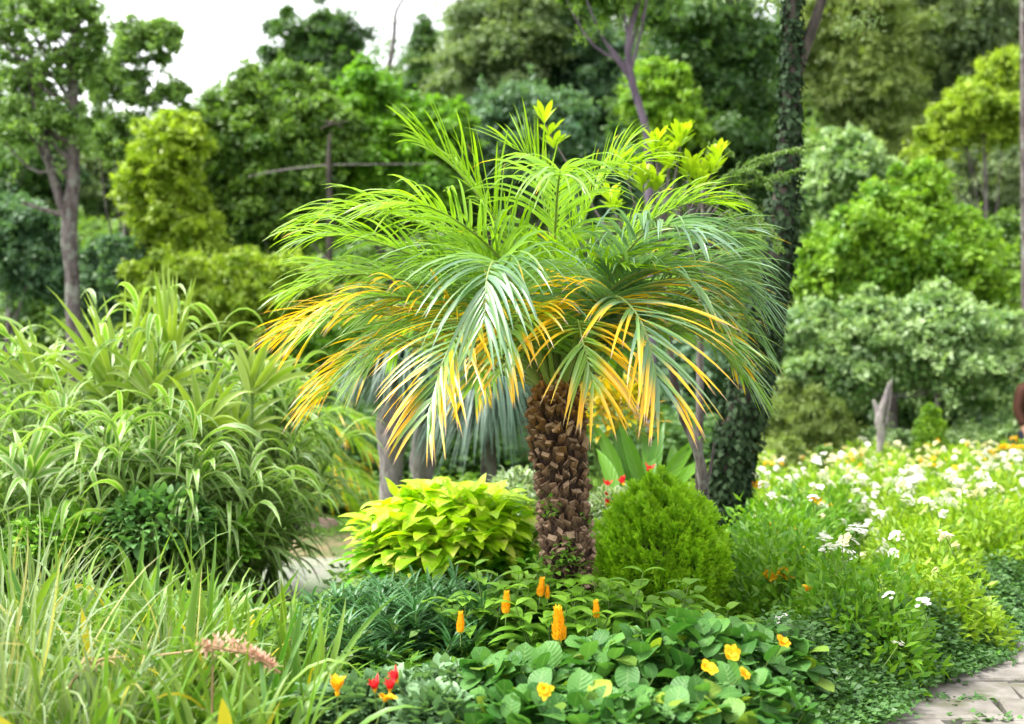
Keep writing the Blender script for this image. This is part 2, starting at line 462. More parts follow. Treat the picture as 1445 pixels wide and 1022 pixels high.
# moss and grass in the joints
b = MB(); n = 3200
k = rng.integers(0, len(cy) - 1, n); off = rng.random(n) * 2.0
clus = (np.sin(off * 9 + k * 2.1) > -0.1)
P = np.stack([path_edge(cy[k]) + off, cy[k] + rng.normal(0, .025, n), np.full(n, .0)], 1)[clus]; n = len(P)
P = np.repeat(P, 5, 0) + rng.normal(0, .026, (n * 5, 3)) * [1.6, 1, .1]
a = rng.random(len(P)) * 6.28; D = np.stack([np.cos(a), np.sin(a), .25 + rng.random(len(P)) * .5], 1)
kites(b, P + [0, 0, .012], D, np.tile(Z, (len(P), 1)), .03 + rng.random(len(P)) * .03, .016 + .012 * rng.random(len(P)), rng)
tag(b.build('joint_moss', M['cover']), 'low green moss tufts in the joints of the stone path', 'moss', kind='stuff')

# ------------------------------------------------------------------ background trees
def clump_leaves(mb, C, Rr, n, L, W, rng, flat=.75, droop=.3, up=.45, y=0.0, jit=.55):
    """leaf clumps: C (k,3) centres, Rr (k,) radii, n leaves each"""
    k = len(C); N = k * n
    u = nrm(rng.normal(size=(N, 3))); u[:, 2] = np.where(u[:, 2] < -.25, -u[:, 2], u[:, 2])
    cr = np.repeat(Rr, n)[:, None]
    rad = (.40 + .65 * rng.random((N, 1)) ** .6) * (1 + .85 * rng.random((N, 1)) ** 5)
    P = np.repeat(C, n, 0) + u * cr * rad * [1, 1, flat]
    Nn = nrm(u * .8 + Z * up + rng.normal(size=(N, 3)) * jit)
    D = nrm(np.cross(Nn, rng.normal(size=(N, 3)))); D = nrm(D + u * .35 - Z * droop)
    s = (.65 + .7 * rng.random(N)) * np.repeat(.7 + .6 * rng.random(k), n)
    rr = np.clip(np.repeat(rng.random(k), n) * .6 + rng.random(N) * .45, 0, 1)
    kites(mb, P, D, Nn, L * s, W * s, rng, r=rr, y=y)


def tree(name, label, cat, d, ell, mat, clumps=50, cr=.27, per=260, leaf=(.14, .075), trunk=None, bark='bark', seed=0,
         droop=.3, flat=.92, limbs=9, shell=.55, group=None, dd=.8, bare=None, base=None, core=1.0, dens=1.6, lmin=.55, tw=1.0, grow=1.13, twigs=70):
    ell = [(e[0], e[1], e[2] * grow, e[3] * grow) for e in ell]
    rng = np.random.default_rng(seed + 17)
    k = d / FPX
    main = max(ell, key=lambda e: e[2] * e[3])
    if trunk:
        tp = np.array([at(a[0], a[1], d) for a in trunk]); tr = np.array([a[2] for a in trunk]) * k / 2 * tw
        if base is None:
            g = float(ground(tp[0][0], tp[0][1])) - .05
            if tp[0][2] > g + .05:
                tp = np.concatenate([[[tp[0][0], tp[0][1], g]], tp]); tr = np.concatenate([[tr[0] * 1.2], tr])
    else:
        c = at(main[0], main[1], d); g = float(ground(c[0], c[1])) - .05
        w = max(.05, main[2] * k * .075)
        tp = np.array([[c[0], c[1], g], [c[0] + rng.normal() * w, c[1], g + (c[2] - g) * .5], [c[0], c[1], c[2] + main[3] * k * .4]])
        tr = np.array([w * 1.3, w, w * .35])
    root = thing(name, label, cat, tp[0], group); leaf = (leaf[0] * .74, leaf[1] * .74); per = int(per * 1.75)
    C, Rr = [], []; cores = []; clumps = int(clumps * dens * 1.9); per = int(per * .48)
    area = sum(e[2] * e[3] for e in ell)
    for e in ell:
        m = max(3, int(clumps * e[2] * e[3] / area)); c = at(e[0], e[1], d)
        cores.append((c, e)); rx, rz = e[2] * k, e[3] * k; ry = min(rx, rz * 1.3) * dd
        u = nrm(rng.normal(size=(m, 3))); u[:, 2] = np.where((u[:, 2] < -.4), -u[:, 2], u[:, 2])
        rad = np.clip(rng.normal(.88, .19, (m, 1)), .3, 1.35) * (.86 + .17 * np.sin(u[:, :1] * 5 + seed) * np.sin(u[:, 2:] * 6 + 2 * seed) + .10 * np.sin(u[:, 1:2] * 9 + seed))
        C.append(c + u * rad * [rx, ry, rz]); Rr.append(cr * .66 * (rx * rz) ** .5 * (.4 + 1.2 * rng.random(m) ** 1.3))
    C = np.concatenate(C); Rr = np.concatenate(Rr)
    tb = MB(); tube(tb, tp, tr, 9, n=14, rough=.16, rng=rng)
    tpd = catmull(tp, 30)
    for i in rng.permutation(len(C))[:limbs]:
        q = C[i]; below = np.where(tpd[:, 2] < q[2] - .1)[0]
        if not len(below): continue
        j = int(below[int(len(below) * (lmin + (.99 - lmin) * rng.random()))]); s = tpd[j]
        f = j / 29; r0 = max(.012, np.interp(f, np.linspace(0, 1, len(tr)), tr) * .5)
        midp = (s + q) / 2 + [0, 0, -.12 * np.linalg.norm(q - s)] + rng.normal(size=3) * .06
        tube(tb, [s, midp, q], [r0, r0 * .6, r0 * .2], 6, n=8)
    if bare:
        for pl in bare:
            tube(tb, [at(p[0], p[1], d) for p in pl], [p[2] * k / 2 for p in pl], 6, n=10)
    tb.build('trunk', M[bark], root, tp[0])
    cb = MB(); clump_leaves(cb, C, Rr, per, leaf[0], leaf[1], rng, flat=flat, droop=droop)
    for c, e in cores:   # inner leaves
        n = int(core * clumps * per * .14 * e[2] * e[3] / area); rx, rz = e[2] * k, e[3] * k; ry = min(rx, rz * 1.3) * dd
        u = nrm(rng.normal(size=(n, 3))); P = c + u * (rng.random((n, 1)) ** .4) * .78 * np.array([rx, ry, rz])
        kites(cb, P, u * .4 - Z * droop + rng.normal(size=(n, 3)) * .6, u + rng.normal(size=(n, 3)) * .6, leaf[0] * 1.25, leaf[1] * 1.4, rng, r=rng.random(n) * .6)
    for c, e in cores:   # loose leafy twigs past the outline
        rx, rz = e[2] * k, e[3] * k; ry = min(rx, rz * 1.3) * dd; nt_ = int(twigs * (e[2] * e[3] / area) ** .5) + 4
        u = nrm(rng.normal(size=(nt_, 3)) * [1, 1, .8] + Z * .35); P0 = c + u * np.array([rx, ry, rz]) * .82
        dv = nrm(u + Z * .25 + rng.normal(size=(nt_, 3)) * .35) * ((.22 + .40 * rng.random((nt_, 1))) * (rx * rz) ** .5); q = 30
        tt = rng.random((nt_, q, 1)) ** .8; P = P0[:, None] + dv[:, None] * tt - Z * .12 * tt ** 2 + rng.normal(size=(nt_, q, 3)) * leaf[0] * .75 * (1.25 - tt)
        D = nrm(dv[:, None] * .8 + rng.normal(size=(nt_, q, 3)) * .5); Nn = nrm(Z + rng.normal(size=(nt_, q, 3)) * .6)
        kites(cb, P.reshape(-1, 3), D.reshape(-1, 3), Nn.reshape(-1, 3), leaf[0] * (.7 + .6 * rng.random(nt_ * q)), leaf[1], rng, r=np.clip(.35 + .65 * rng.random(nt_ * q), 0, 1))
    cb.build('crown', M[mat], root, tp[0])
    return root


FEATH = dict(leaf=(.20, .05), droop=.9)
# far wood, individual trees rising up the slope
tree('broadleaf_tree', 'dark tall tree with rounded top against the white sky left of the dead twig', 'tree', 30,
     [(452, 95, 66, 75), (415, 120, 40, 60), (470, 200, 90, 90)], 'dark', 85, per=300, leaf=(.2, .11), seed=1, grow=1.0)
tree('conifer_tree', 'pointed dark conifer against the white sky right of the dead twig', 'tree', 29,
     [(597, 50, 14, 30), (600, 95, 28, 40), (605, 150, 48, 55), (612, 230, 75, 70)], 'dark', 70, cr=.3, per=230, leaf=(.17, .07), droop=.6, seed=2, grow=1.0)
tree('broadleaf_tree', 'broad grey green tree filling the top middle beside the sky gap', 'tree', 26,
     [(700, 90, 72, 95), (660, 150, 55, 80), (745, 40, 60, 70), (700, 220, 95, 80)], 'grey', 110, per=300, leaf=(.17, .08), seed=3)
tree('broadleaf_tree', 'dark leafy tree with small sky holes above the centre of the palm', 'tree', 27,
     [(800, 60, 65, 85), (845, 140, 75, 70), (800, 215, 75, 60)], 'blue', 80, per=270, leaf=(.17, .09), seed=4)
tree('broadleaf_tree', 'very dark shaded tree behind the yellow shoots', 'tree', 24,
     [(985, 70, 80, 90), (960, 190, 90, 80), (1040, 130, 60, 110), (1050, 250, 70, 70)], 'dark', 110, per=270, leaf=(.16, .08), seed=5)
tree('bright_vine_tree', 'small bright lime green tree glowing behind the curved purple trunk', 'tree', 22,
     [(930, 150, 42, 48), (950, 190, 40, 30)], 'lime', 36, per=200, leaf=(.14, .08), seed=6)
tree('feathery_tree', 'tall olive feathery tree right of the ivy covered trunk', 'tree', 25,
     [(1215, 120, 75, 110), (1170, 60, 50, 60), (1240, 230, 70, 60)], 'olive', 95, per=330, seed=7, bare=[[(1180, 205, 6), (1195, 180, 5), (1205, 150, 3)]], **FEATH)
tree('feathery_tree', 'tall grey feathery tree hanging over the top right corner', 'tree', 27,
     [(1370, 60, 95, 85), (1290, 30, 80, 80), (1400, 150, 70, 90)], 'grey', 120, per=330, seed=8, **FEATH)
tree('feathery_tree', 'grey willowy tree at the right edge with drooping twigs', 'tree', 22,
     [(1405, 290, 62, 85), (1430, 240, 40, 70), (1415, 390, 60, 60)], 'grey', 75, per=300, seed=9, **FEATH)
for i, (x, y, rx, ry, mt, dd_, lb) in enumerate([
    (30, 270, 130, 110, 'dark', 33, 'dark tree at the far left edge behind the forked trunk'),
    (200, 330, 120, 110, 'grey', 34, 'dark tree filling the gap below the thin sparse tree'),
    (370, 290, 130, 120, 'mid', 34, 'mid green tree behind the big round tree'),
    (545, 270, 120, 105, 'mid', 33, 'mid green tree behind the wooden post'),
    (680, 330, 130, 110, 'mid', 35, 'dark tree hidden behind the left half of the palm'),
    (860, 330, 130, 130, 'dark', 34, 'dark tree hidden behind the middle of the palm'),
    (1010, 400, 130, 140, 'grey', 30, 'dark tree behind the ivy covered trunk'),
    (1180, 330, 130, 150, 'mid', 33, 'dark hollow looking tree behind the pale shrub on the right'),
    (1330, 300, 140, 150, 'dark', 34, 'dark tree behind the bright round tree on the right'),
    (1450, 260, 110, 150, 'grey', 35, 'grey tree at the far right edge'),
    (1290, 170, 110, 110, 'mid', 31, 'mid green tree under the top right feathery tree'),
    (760, 480, 150, 120, 'grey', 26, 'dark undergrowth tree behind the palm trunk'),
    (560, 480, 150, 120, 'mid', 24, 'leafy dark green tree behind the bottle shaped trunks'),
    (90, 420, 130, 90, 'mid', 26, 'dark bushy tree behind the striped reeds'),
    (330, 450, 130, 80, 'dark', 26, 'dark low tree behind the yellow hedge'),
]):
    tree('woodland_tree', lb, 'tree', dd_, [(x, y, rx, ry), (x + 30, y + 60, rx * .8, ry * .8)], mt, 75, per=260, leaf=(.24, .13), seed=40 + i)

for i, (x, y, rx, ry, mt, dd_, lb) in enumerate([
    (-20, 430, 150, 210, 'mid', 40, 'distant tree at the very left edge of the wood'), (150, 420, 150, 190, 'grey', 41, 'distant dark tree between the forked trunk and the yellow tree'),
    (320, 400, 150, 200, 'mid', 41, 'distant dark tree behind the bare pale branch'), (480, 380, 150, 200, 'mid', 40, 'distant tree behind the thin rail of the post'),
    (640, 380, 160, 240, 'dark', 42, 'distant dark tree under the conifer'), (800, 330, 170, 330, 'grey', 43, 'distant dark tree over the middle of the wood'),
    (960, 330, 160, 330, 'mid', 43, 'distant dark tree left of the ivy covered trunk'), (1120, 330, 160, 300, 'dark', 42, 'distant dark tree right of the ivy covered trunk'),
    (1270, 330, 160, 330, 'mid', 42, 'distant tree behind the olive feathery tree'), (1420, 330, 160, 330, 'mid', 41, 'distant tree behind the top right corner')]):
    tree('distant_tree', lb, 'tree', dd_, [(x, y, rx, ry)], mt, 70, per=240, leaf=(.34, .2), seed=140 + i, limbs=4, core=1.6)
for i, (x, y, rx, ry, mt, dd_, lb) in enumerate([
    (60, 500, 110, 70, 'mid', 20, 'understorey bush behind the reeds at left'), (200, 520, 110, 70, 'grey', 20, 'understorey bush behind the fan leaves'), (480, 540, 100, 80, 'vine', 18, 'bright understorey bush behind the young palm'),
    (650, 590, 120, 70, 'mid', 17, 'dark understorey bush behind the hanging blue leaves'), (800, 590, 110, 80, 'dark', 18, 'dark understorey bush behind the palm trunk'), (930, 580, 110, 90, 'blue', 17, 'bluish understorey bush behind the canna'),
    (1060, 500, 90, 90, 'grey', 19, 'dark understorey bush behind the ivy covered trunk'), (1180, 570, 110, 60, 'mid', 19, 'dark understorey bush below the pale flecked tree'), (1290, 590, 110, 55, 'dark', 18, 'dark understorey bush behind the cone shrub'),
    (1400, 590, 110, 60, 'blue', 18, 'bluish understorey bush behind the person'), (1130, 440, 80, 80, 'mid', 22, 'understorey bush left of the bright round tree'), (1430, 500, 80, 90, 'mid', 21, 'understorey bush below the grey green tree')]):
    tree('understorey_bush', lb, 'bush', dd_, [(x, y, rx, ry)], mt, 55, per=230, leaf=(.15, .085), seed=170 + i, limbs=5, core=1.4)

# left middle distance
tree('forked_tree', 'tall tree with a forked grey purple trunk rising from the reeds at left', 'tree', 15,
     [(60, 50, 75, 55), (15, 150, 50, 80), (110, 30, 45, 45), (95, 115, 50, 45), (30, 20, 55, 50), (60, 190, 70, 50), (130, 70, 22, 50)], 'light', 150, cr=.155, per=62, leaf=(.10, .05), seed=70, core=.08, dens=1.5, limbs=22, lmin=.85, tw=.78, grow=1.0,
     trunk=[(108, 560, 27), (103, 400, 25), (98, 320, 29), (105, 240, 20), (103, 130, 18), (110, 20, 13), (112, -60, 8)],
     bare=[[(97, 315, 17), (78, 260, 13), (62, 200, 12), (46, 130, 10), (42, 60, 6)], [(92, 305, 9), (62, 296, 7), (32, 286, 5)]])
tree('sparse_tree', 'thin sparse tree with sky showing through, right of the forked trunk', 'tree', 18,
     [(205, 75, 42, 42), (165, 130, 45, 55), (230, 50, 24, 22), (245, 140, 26, 24), (180, 210, 60, 45)], 'light', 90, cr=.17, per=78, leaf=(.12, .065), seed=71, core=.12, dens=1.5, grow=1.0)
tree('yellow_tree', 'slender yellow green tree with layered clumps left of the big round tree', 'tree', 17,
     [(245, 205, 45, 38), (225, 265, 50, 42), (260, 335, 45, 42), (235, 300, 40, 50)], 'yell', 46, cr=.28, per=230, leaf=(.13, .07), seed=72)
tree('hedge_bush', 'long bright yellow green bush above the reeds', 'bush', 16,
     [(260, 420, 70, 50), (340, 420, 75, 52), (400, 410, 60, 50), (300, 460, 100, 50)], 'yell', 90, cr=.2, per=230, leaf=(.11, .06), seed=73)
tree('round_tree', 'big round deep green tree with a bare pale branch left of the palm', 'tree', 19,
     [(385, 170, 72, 75), (345, 230, 70, 85), (420, 240, 75, 90), (365, 310, 90, 70)], 'mid', 130, cr=.21, per=300, leaf=(.14, .08), seed=74,
     bare=[[(345, 352, 7), (335, 310, 7), (322, 284, 6)], [(322, 284, 5), (305, 268, 4), (288, 275, 3)], [(325, 284, 5), (322, 268, 3)]])
tree('blue_green_bush', 'bluish green bush at the left edge below the forked tree branch', 'bush', 17,
     [(25, 345, 60, 55), (60, 390, 55, 40)], 'blue', 45, cr=.25, per=230, leaf=(.13, .075), seed=75)
tree('blue_green_bush', 'bluish green bush just right of the forked trunk', 'bush', 17,
     [(165, 385, 48, 40), (150, 420, 60, 40)], 'blue', 36, cr=.25, per=230, leaf=(.13, .075), seed=76)
tree('vine_covered_tree', 'bright green creeper covered tree below the conifer', 'tree', 20,
     [(520, 150, 40, 55), (500, 220, 60, 60), (580, 220, 60, 60), (555, 280, 90, 60), (620, 190, 40, 45)], 'vine', 100, cr=.22, per=250, leaf=(.14, .09), seed=77)
tree('dark_shrub', 'dark blue green shrub at mid height behind the palm crown', 'bush', 21,
     [(740, 190, 90, 60), (690, 260, 100, 60), (830, 260, 80, 60)], 'blue', 70, cr=.22, per=230, leaf=(.14, .08), seed=78)
tree('curved_trunk_tree', 'slim tree with a curved smooth purple trunk above the palm', 'tree', 13,
     [(905, -70, 90, 60), (850, -10, 50, 40)], 'mid', 60, cr=.22, per=150, leaf=(.1, .05), seed=79, core=.2, bark='barkpurple',
     trunk=[(918, 420, 13), (914, 210, 11), (905, 160, 11), (890, 110, 11), (886, 60, 9), (897, 15, 8), (910, -40, 6)],
     bare=[[(888, 112, 7), (872, 80, 5), (853, 58, 4)]])
# right middle distance
tree('clumpy_tree', 'tree with mustard yellow rounded clumps near the right edge', 'tree', 20,
     [(1372, 150, 32, 24), (1415, 115, 36, 36), (1360, 188, 34, 18), (1408, 190, 36, 22), (1315, 210, 28, 24), (1390, 160, 50, 40), (1340, 170, 30, 22), (1430, 160, 30, 34), (1300, 250, 34, 20)], 'yell', 60, cr=.24, per=220, leaf=(.12, .06), seed=80)
tree('pale_shrub_tree', 'pale green small tree right of the ivy trunk with glossy leaves', 'tree', 17,
     [(1190, 250, 55, 50), (1150, 300, 40, 45), (1210, 310, 40, 40)], 'pale', 46, cr=.25, per=220, leaf=(.13, .07), seed=81)
tree('bright_round_tree', 'bright emerald round tree on the right, the brightest crown there', 'tree', 16,
     [(1255, 370, 85, 75), (1190, 420, 65, 60), (1325, 390, 75, 65), (1265, 310, 60, 42), (1300, 265, 34, 30), (1150, 380, 36, 30), (1345, 340, 40, 34), (1210, 345, 46, 34), (1380, 420, 40, 34)], 'lime', 115, cr=.24, per=280, leaf=(.12, .07), seed=82)
tree('pale_flecked_tree', 'low wide tree with whitish flecked leaves and a forked bare trunk', 'tree', 14.5,
     [(1260, 500, 85, 55), (1180, 520, 80, 60), (1345, 510, 80, 60), (1400, 540, 50, 55), (1110, 520, 40, 50), (1225, 452, 48, 30), (1325, 445, 45, 34), (1140, 465, 42, 36), (1400, 470, 36, 34), (1160, 570, 45, 30)], 'pale', 125, cr=.2, per=250, leaf=(.11, .065), seed=83, bark='barkpale',
     trunk=[(1322, 640, 9), (1322, 575, 8), (1318, 545, 6), (1310, 500, 4)], bare=[[(1322, 570, 6), (1332, 545, 5), (1338, 520, 3)]])
tree('grey_green_tree', 'grey green bushy tree above the flecked tree at the right edge', 'tree', 18,
     [(1400, 430, 60, 55), (1430, 370, 40, 60), (1370, 460, 50, 40)], 'mid', 60, cr=.22, per=230, leaf=(.12, .07), seed=84)
tree('feathery_bush', 'rounded olive feathery bush right of the ivy trunk base', 'bush', 14,
     [(1125, 600, 62, 42), (1085, 585, 35, 40), (1165, 625, 45, 35)], 'olive', 70, cr=.22, per=300, leaf=(.10, .025), droop=.6, seed=85, limbs=4)
tree('feathery_bush', 'smaller light feathery bush in front of the rounded olive one', 'bush', 12.5,
     [(1090, 655, 48, 30), (1060, 650, 30, 28)], 'olive', 40, cr=.25, per=300, leaf=(.09, .022), droop=.5, seed=86, limbs=3)
tree('cone_shrub', 'small bright green cone shaped shrub before the flecked tree', 'shrub', 13.5,
     [(1313, 595, 9, 18), (1313, 615, 15, 20), (1313, 630, 19, 18)], 'lime', 60, cr=.35, per=110, leaf=(.06, .03), droop=-.5, seed=87, limbs=2, twigs=0)
tree('cone_shrub', 'dark green narrow pointed shrub behind the flower bed', 'shrub', 12,
     [(1163, 655, 9, 18), (1165, 675, 14, 22)], 'mid', 40, cr=.35, per=110, leaf=(.06, .03), droop=-.5, seed=88, limbs=2, twigs=0)
tree('low_hedge', 'low pale green hedge behind the flowers at right', 'hedge', 14,
     [(1270, 640, 60, 22), (1350, 640, 60, 24), (1420, 630, 50, 30), (1215, 640, 45, 26)], 'pale', 80, cr=.24, per=170, leaf=(.08, .045), seed=89, limbs=3)
# bare dead stems
def stick(name, label, cat, d, pl, bark, extra=()):
    pts = [at(p[0], p[1], d) for p in pl]; k = d / FPX
    base = pts[0].copy(); root = thing(name, label, cat, base)
    b = MB(); rg = np.random.default_rng(3); tube(b, pts, [p[2] * k / 2 for p in pl], 7, n=20, rough=.2, rng=rg)
    for e in extra: tube(b, [at(p[0], p[1], d) for p in e], [p[2] * k / 2 for p in e], 6, n=8)
    b.build('trunk', M[bark], root, base)
    return root
stick('dead_tree', 'thin leafless twig tree standing against the white sky', 'dead tree', 26,
      [(540, 420, 12), (541, 200, 9), (545, 115, 8), (552, 80, 7), (556, 50, 6), (558, 20, 5), (566, 4, 4), (575, -12, 3)], 'bark', [[(553, 75, 3), (549, 62, 1.5)], [(557, 40, 2), (562, 28, 1)]])
stick('bare_trunk', 'whitish bare gnarled trunk standing behind the white flowers', 'dead tree', 12.2,
      [(1240, 690, 9), (1241, 640, 9), (1243, 610, 12), (1240, 590, 13), (1250, 560, 9), (1255, 540, 4)], 'barkpale', [[(1244, 605, 8), (1238, 580, 9), (1233, 565, 5)], [(1250, 600, 5), (1256, 560, 4), (1258, 535, 2)]])
stick('slim_trunk', 'straight grey slim trunk along the right edge of the view', 'tree trunk', 15,
      [(1447, 640, 11), (1446, 400, 10), (1444, 200, 9), (1443, -30, 8)], 'bark')


# wooden post with a thin rail
d = 17.5; pb = at(466, 420, d); pb[2] = ground(pb[0], pb[1]) - .05
root = thing('wooden_post', 'dark wooden post with a wire at left behind the palm fronds', 'post', pb)
b = MB(); rg = np.random.default_rng(8); tube(b, [pb, at(466, 320, d), at(464, 230, d), at(466, 190, d)], [.05, .045, .04, .025], 8, n=10, rough=.3, rng=rg); b.build('post', M['barkdark'], root, pb)
b = MB(); tube(b, [at(350, 249, d), at(400, 240, d), at(465, 233, d), at(540, 232, d), at(620, 231, d)], [.006, .014, .009, .007, .006], 6, n=16); b.build('wire', M['barkpale'], root, pb)
b = MB()
for a_, c_ in (((452, 182), (492, 172)), ((458, 172), (484, 181)), ((463, 178), (478, 168))): tube(b, [at(*a_, d), at((a_[0] + c_[0]) / 2, (a_[1] + c_[1]) / 2 - 3, d), at(*c_, d)], [.012, .018, .008], 5, n=6, rough=.3, rng=rg)
b.build('twigs', M['barkdark'], root, pb)

# ------------------------------------------------------------------ ivy covered trunk
rg = np.random.default_rng(12); d = 8.6
tp = [at(a, c, d) for a, c in ((1019, 800), (1024, 730), (1036, 640), (1058, 540), (1080, 440), (1100, 330), (1112, 200), (1117, 60), (1118, -120))]
tr = np.array([46, 44, 50, 52, 46, 36, 26, 22, 16]) * d / FPX / 2
tp[0][2] = ground(tp[0][0], tp[0][1]) - .05
root = thing('ivy_clad_tree', 'leaning tree with a dark ivy covered trunk right of the palm', 'tree', tp[0])
b = MB(); tube(b, tp, tr, 12, n=30, rough=.1, rng=rg)
fk = [at(1115, 130, d), at(1135, 70, d), at(1150, 30, d), at(1180, -60, d)]; tube(b, fk, np.array([20, 17, 15, 9]) * d / FPX / 2, 8, n=10)
b.build('trunk', M['barkdark'], root, tp[0])
pd = catmull(tp, 200); rd = np.interp(np.linspace(0, 1, 200), np.linspace(0, 1, len(tr)), tr)
n = 7500; i = (199 * rg.random(n) ** 1.25).astype(int); a = rg.random(n) * 6.28
keep = rg.random(n) < np.where(i < 130, 1.0, .75); i, a = i[keep], a[keep]; n = len(i)
u = np.stack([np.cos(a), np.sin(a), 0 * a], 1)
P = pd[i] + u * (rd[i] * (1.0 + .35 * rg.random(n) ** 2))[:, None] + rg.normal(0, .01, (n, 3))
b = MB(); kites(b, P, u * .25 - Z + rg.normal(size=(n, 3)) * .45, u + Z * .3 + rg.normal(size=(n, 3)) * .3, .05 + .03 * rg.random(n), .04 + .02 * rg.random(n), rg)
b.build('ivy', M['ivy'], root, tp[0])
b = MB(); C = np.array([at(x, y, d + q) for x, y, q in ((1040, -70, 0), (1090, -60, .5), (1190, -70, 0), (1230, -60, 1), (1150, -50, 1.5), (1060, -60, 1), (1200, -50, 1.4))])
clump_leaves(b, np.repeat(C, 4, 0) + rg.normal(0, .22, (28, 3)), np.full(28, .22), 150, .07, .022, rg, droop=.8)
b.build('crown', M['grey'], root, tp[0])

# ------------------------------------------------------------------ palm builder
def frond(parent, name, ctrl, Lm, W, y, hue, rng, org, spacing=.021, bare=.2, droop=.7, h=None, r0=.011, vee=.25, spread=(68, 24), stiff=1.4, mleaf='palm', nscale=1.0):
    pts = catmull(ctrl, 48); seg = np.linalg.norm(np.diff(pts, axis=0), axis=1); s = np.concatenate([[0], np.cumsum(seg)]); tot = s[-1]; s = s / tot
    T = nrm(np.gradient(pts, axis=0))
    miss = .05 + .10 * y
    hv = pts[-1] - pts[0] if h is None else np.asarray(h, float); hv = hv * [1, 1, 0]
    side = nrm(np.cross(nrm(hv), Z))
    b = MB(); rb = MB()
    tube(rb, pts, np.interp(s, [0, .08, .25, .6, 1], [r0 * 2.0, r0 * 1.3, r0, r0 * .6, r0 * .18]), 6, A=(0, .5, hue, 0))
    n = int(tot * (1 - bare) / spacing)
    ss = bare + (1 - bare) * (np.arange(n) + .5) / n
    n0 = n
    for sg in (-1, 1):
        n = n0; ss = bare + (1 - bare) * (np.arange(n) + .5) / n; ss = ss[rng.random(n) > miss]; n = len(ss)
        sj = np.clip(ss + rng.normal(0, .004, n), 0, .999)
        P = np.stack([np.interp(sj, s, pts[:, k]) for k in range(3)], 1)
        Tj = nrm(np.stack([np.interp(sj, s, T[:, k]) for k in range(3)], 1))
        sd = nrm(side[None] - Tj * (Tj @ side)[:, None]); un = np.cross(sd, Tj)
        un = np.where((un[:, 2:3] < 0), -un, un)
        f = (sj - bare) / (1 - bare)
        ang = np.radians(spread[0] + (spread[1] - spread[0]) * f + rng.normal(0, 5, n))[:, None]
        D = Tj * np.cos(ang) + sg * sd * np.sin(ang) + un * (vee + rng.normal(0, .10, (n, 1)))
        L = Lm * (.55 + .75 * np.sin(np.pi * np.clip(.12 + f * .80, 0, 1))) / 1.3 * (1 + rng.normal(0, .07, n))
        dr = droop * (.75 + .5 * rng.random(n)); bs = nrm(np.cross(nrm(D), un))
        yy = np.clip(y + rng.normal(0, .20, n) + .12 * np.sin(f * 9 + rng.random() * 6), 0, 1) if y > .05 else np.where(rng.random(n) < .03, .5, 0.)
        blades(b, P, D, L, W * (.8 + .35 * rng.random(n)), rng, S=7, droop=dr, prof='leaflet', fold=.35, side=bs,
               twist=rng.normal(0, .5, n), r=np.clip(hue + rng.normal(0, .16, n), 0, 1), y=yy, pw=stiff)
    o = b.build(name, M[mleaf], parent, org); rb.build('rachis', M['rachis'], o, org)
    return o


rng = np.random.default_rng(21)
PD = 5.5
base = at(806, 885, PD); base[2] = float(ground(base[0], base[1])) - .03
palm = thing('date_palm', 'pygmy date palm with shaggy stubbed trunk and orange tipped lower fronds in the middle', 'palm tree', base)
axis_px = [(806, 890, 86), (806, 850, 74), (803, 810, 80), (799, 770, 86), (795, 720, 84), (790, 660, 92), (785, 610, 98), (785, 575, 90), (787, 550, 62), (788, 530, 40)]
ax = np.array([at(x, y, PD) for x, y, w in axis_px]); ax[0][2] = min(ax[0][2], base[2]); aw = np.array([w for *_, w in axis_px]) * PD / FPX / 2 * .92
b = MB()
n = 60; axd = catmull(ax, n); awd = np.interp(np.linspace(0, 1, n), np.linspace(0, 1, len(aw)), aw)
seg = 40; a = np.linspace(0, 2 * np.pi, seg, endpoint=False)
rr = (awd * .80)[:, None] * (1 + .07 * rng.normal(size=(n, seg)))
low = sstep(.30, .05, np.linspace(0, 1, n))[:, None]
rr = rr * (1 + .16 * low * rng.normal(size=(n, seg)))
V = axd[:, None, :] + rr[:, :, None] * np.stack([np.cos(a), np.sin(a), 0 * a], 1)[None]
k = np.arange(n - 1)[:, None] * seg; j = np.arange(seg)[None]; j2 = (j + 1) % seg
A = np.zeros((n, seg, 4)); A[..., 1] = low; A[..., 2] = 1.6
b.add(V.reshape(-1, 3), np.stack([k + j, k + j2, k + seg + j2, k + seg + j], -1).reshape(-1, 4), A.reshape(-1, 4))
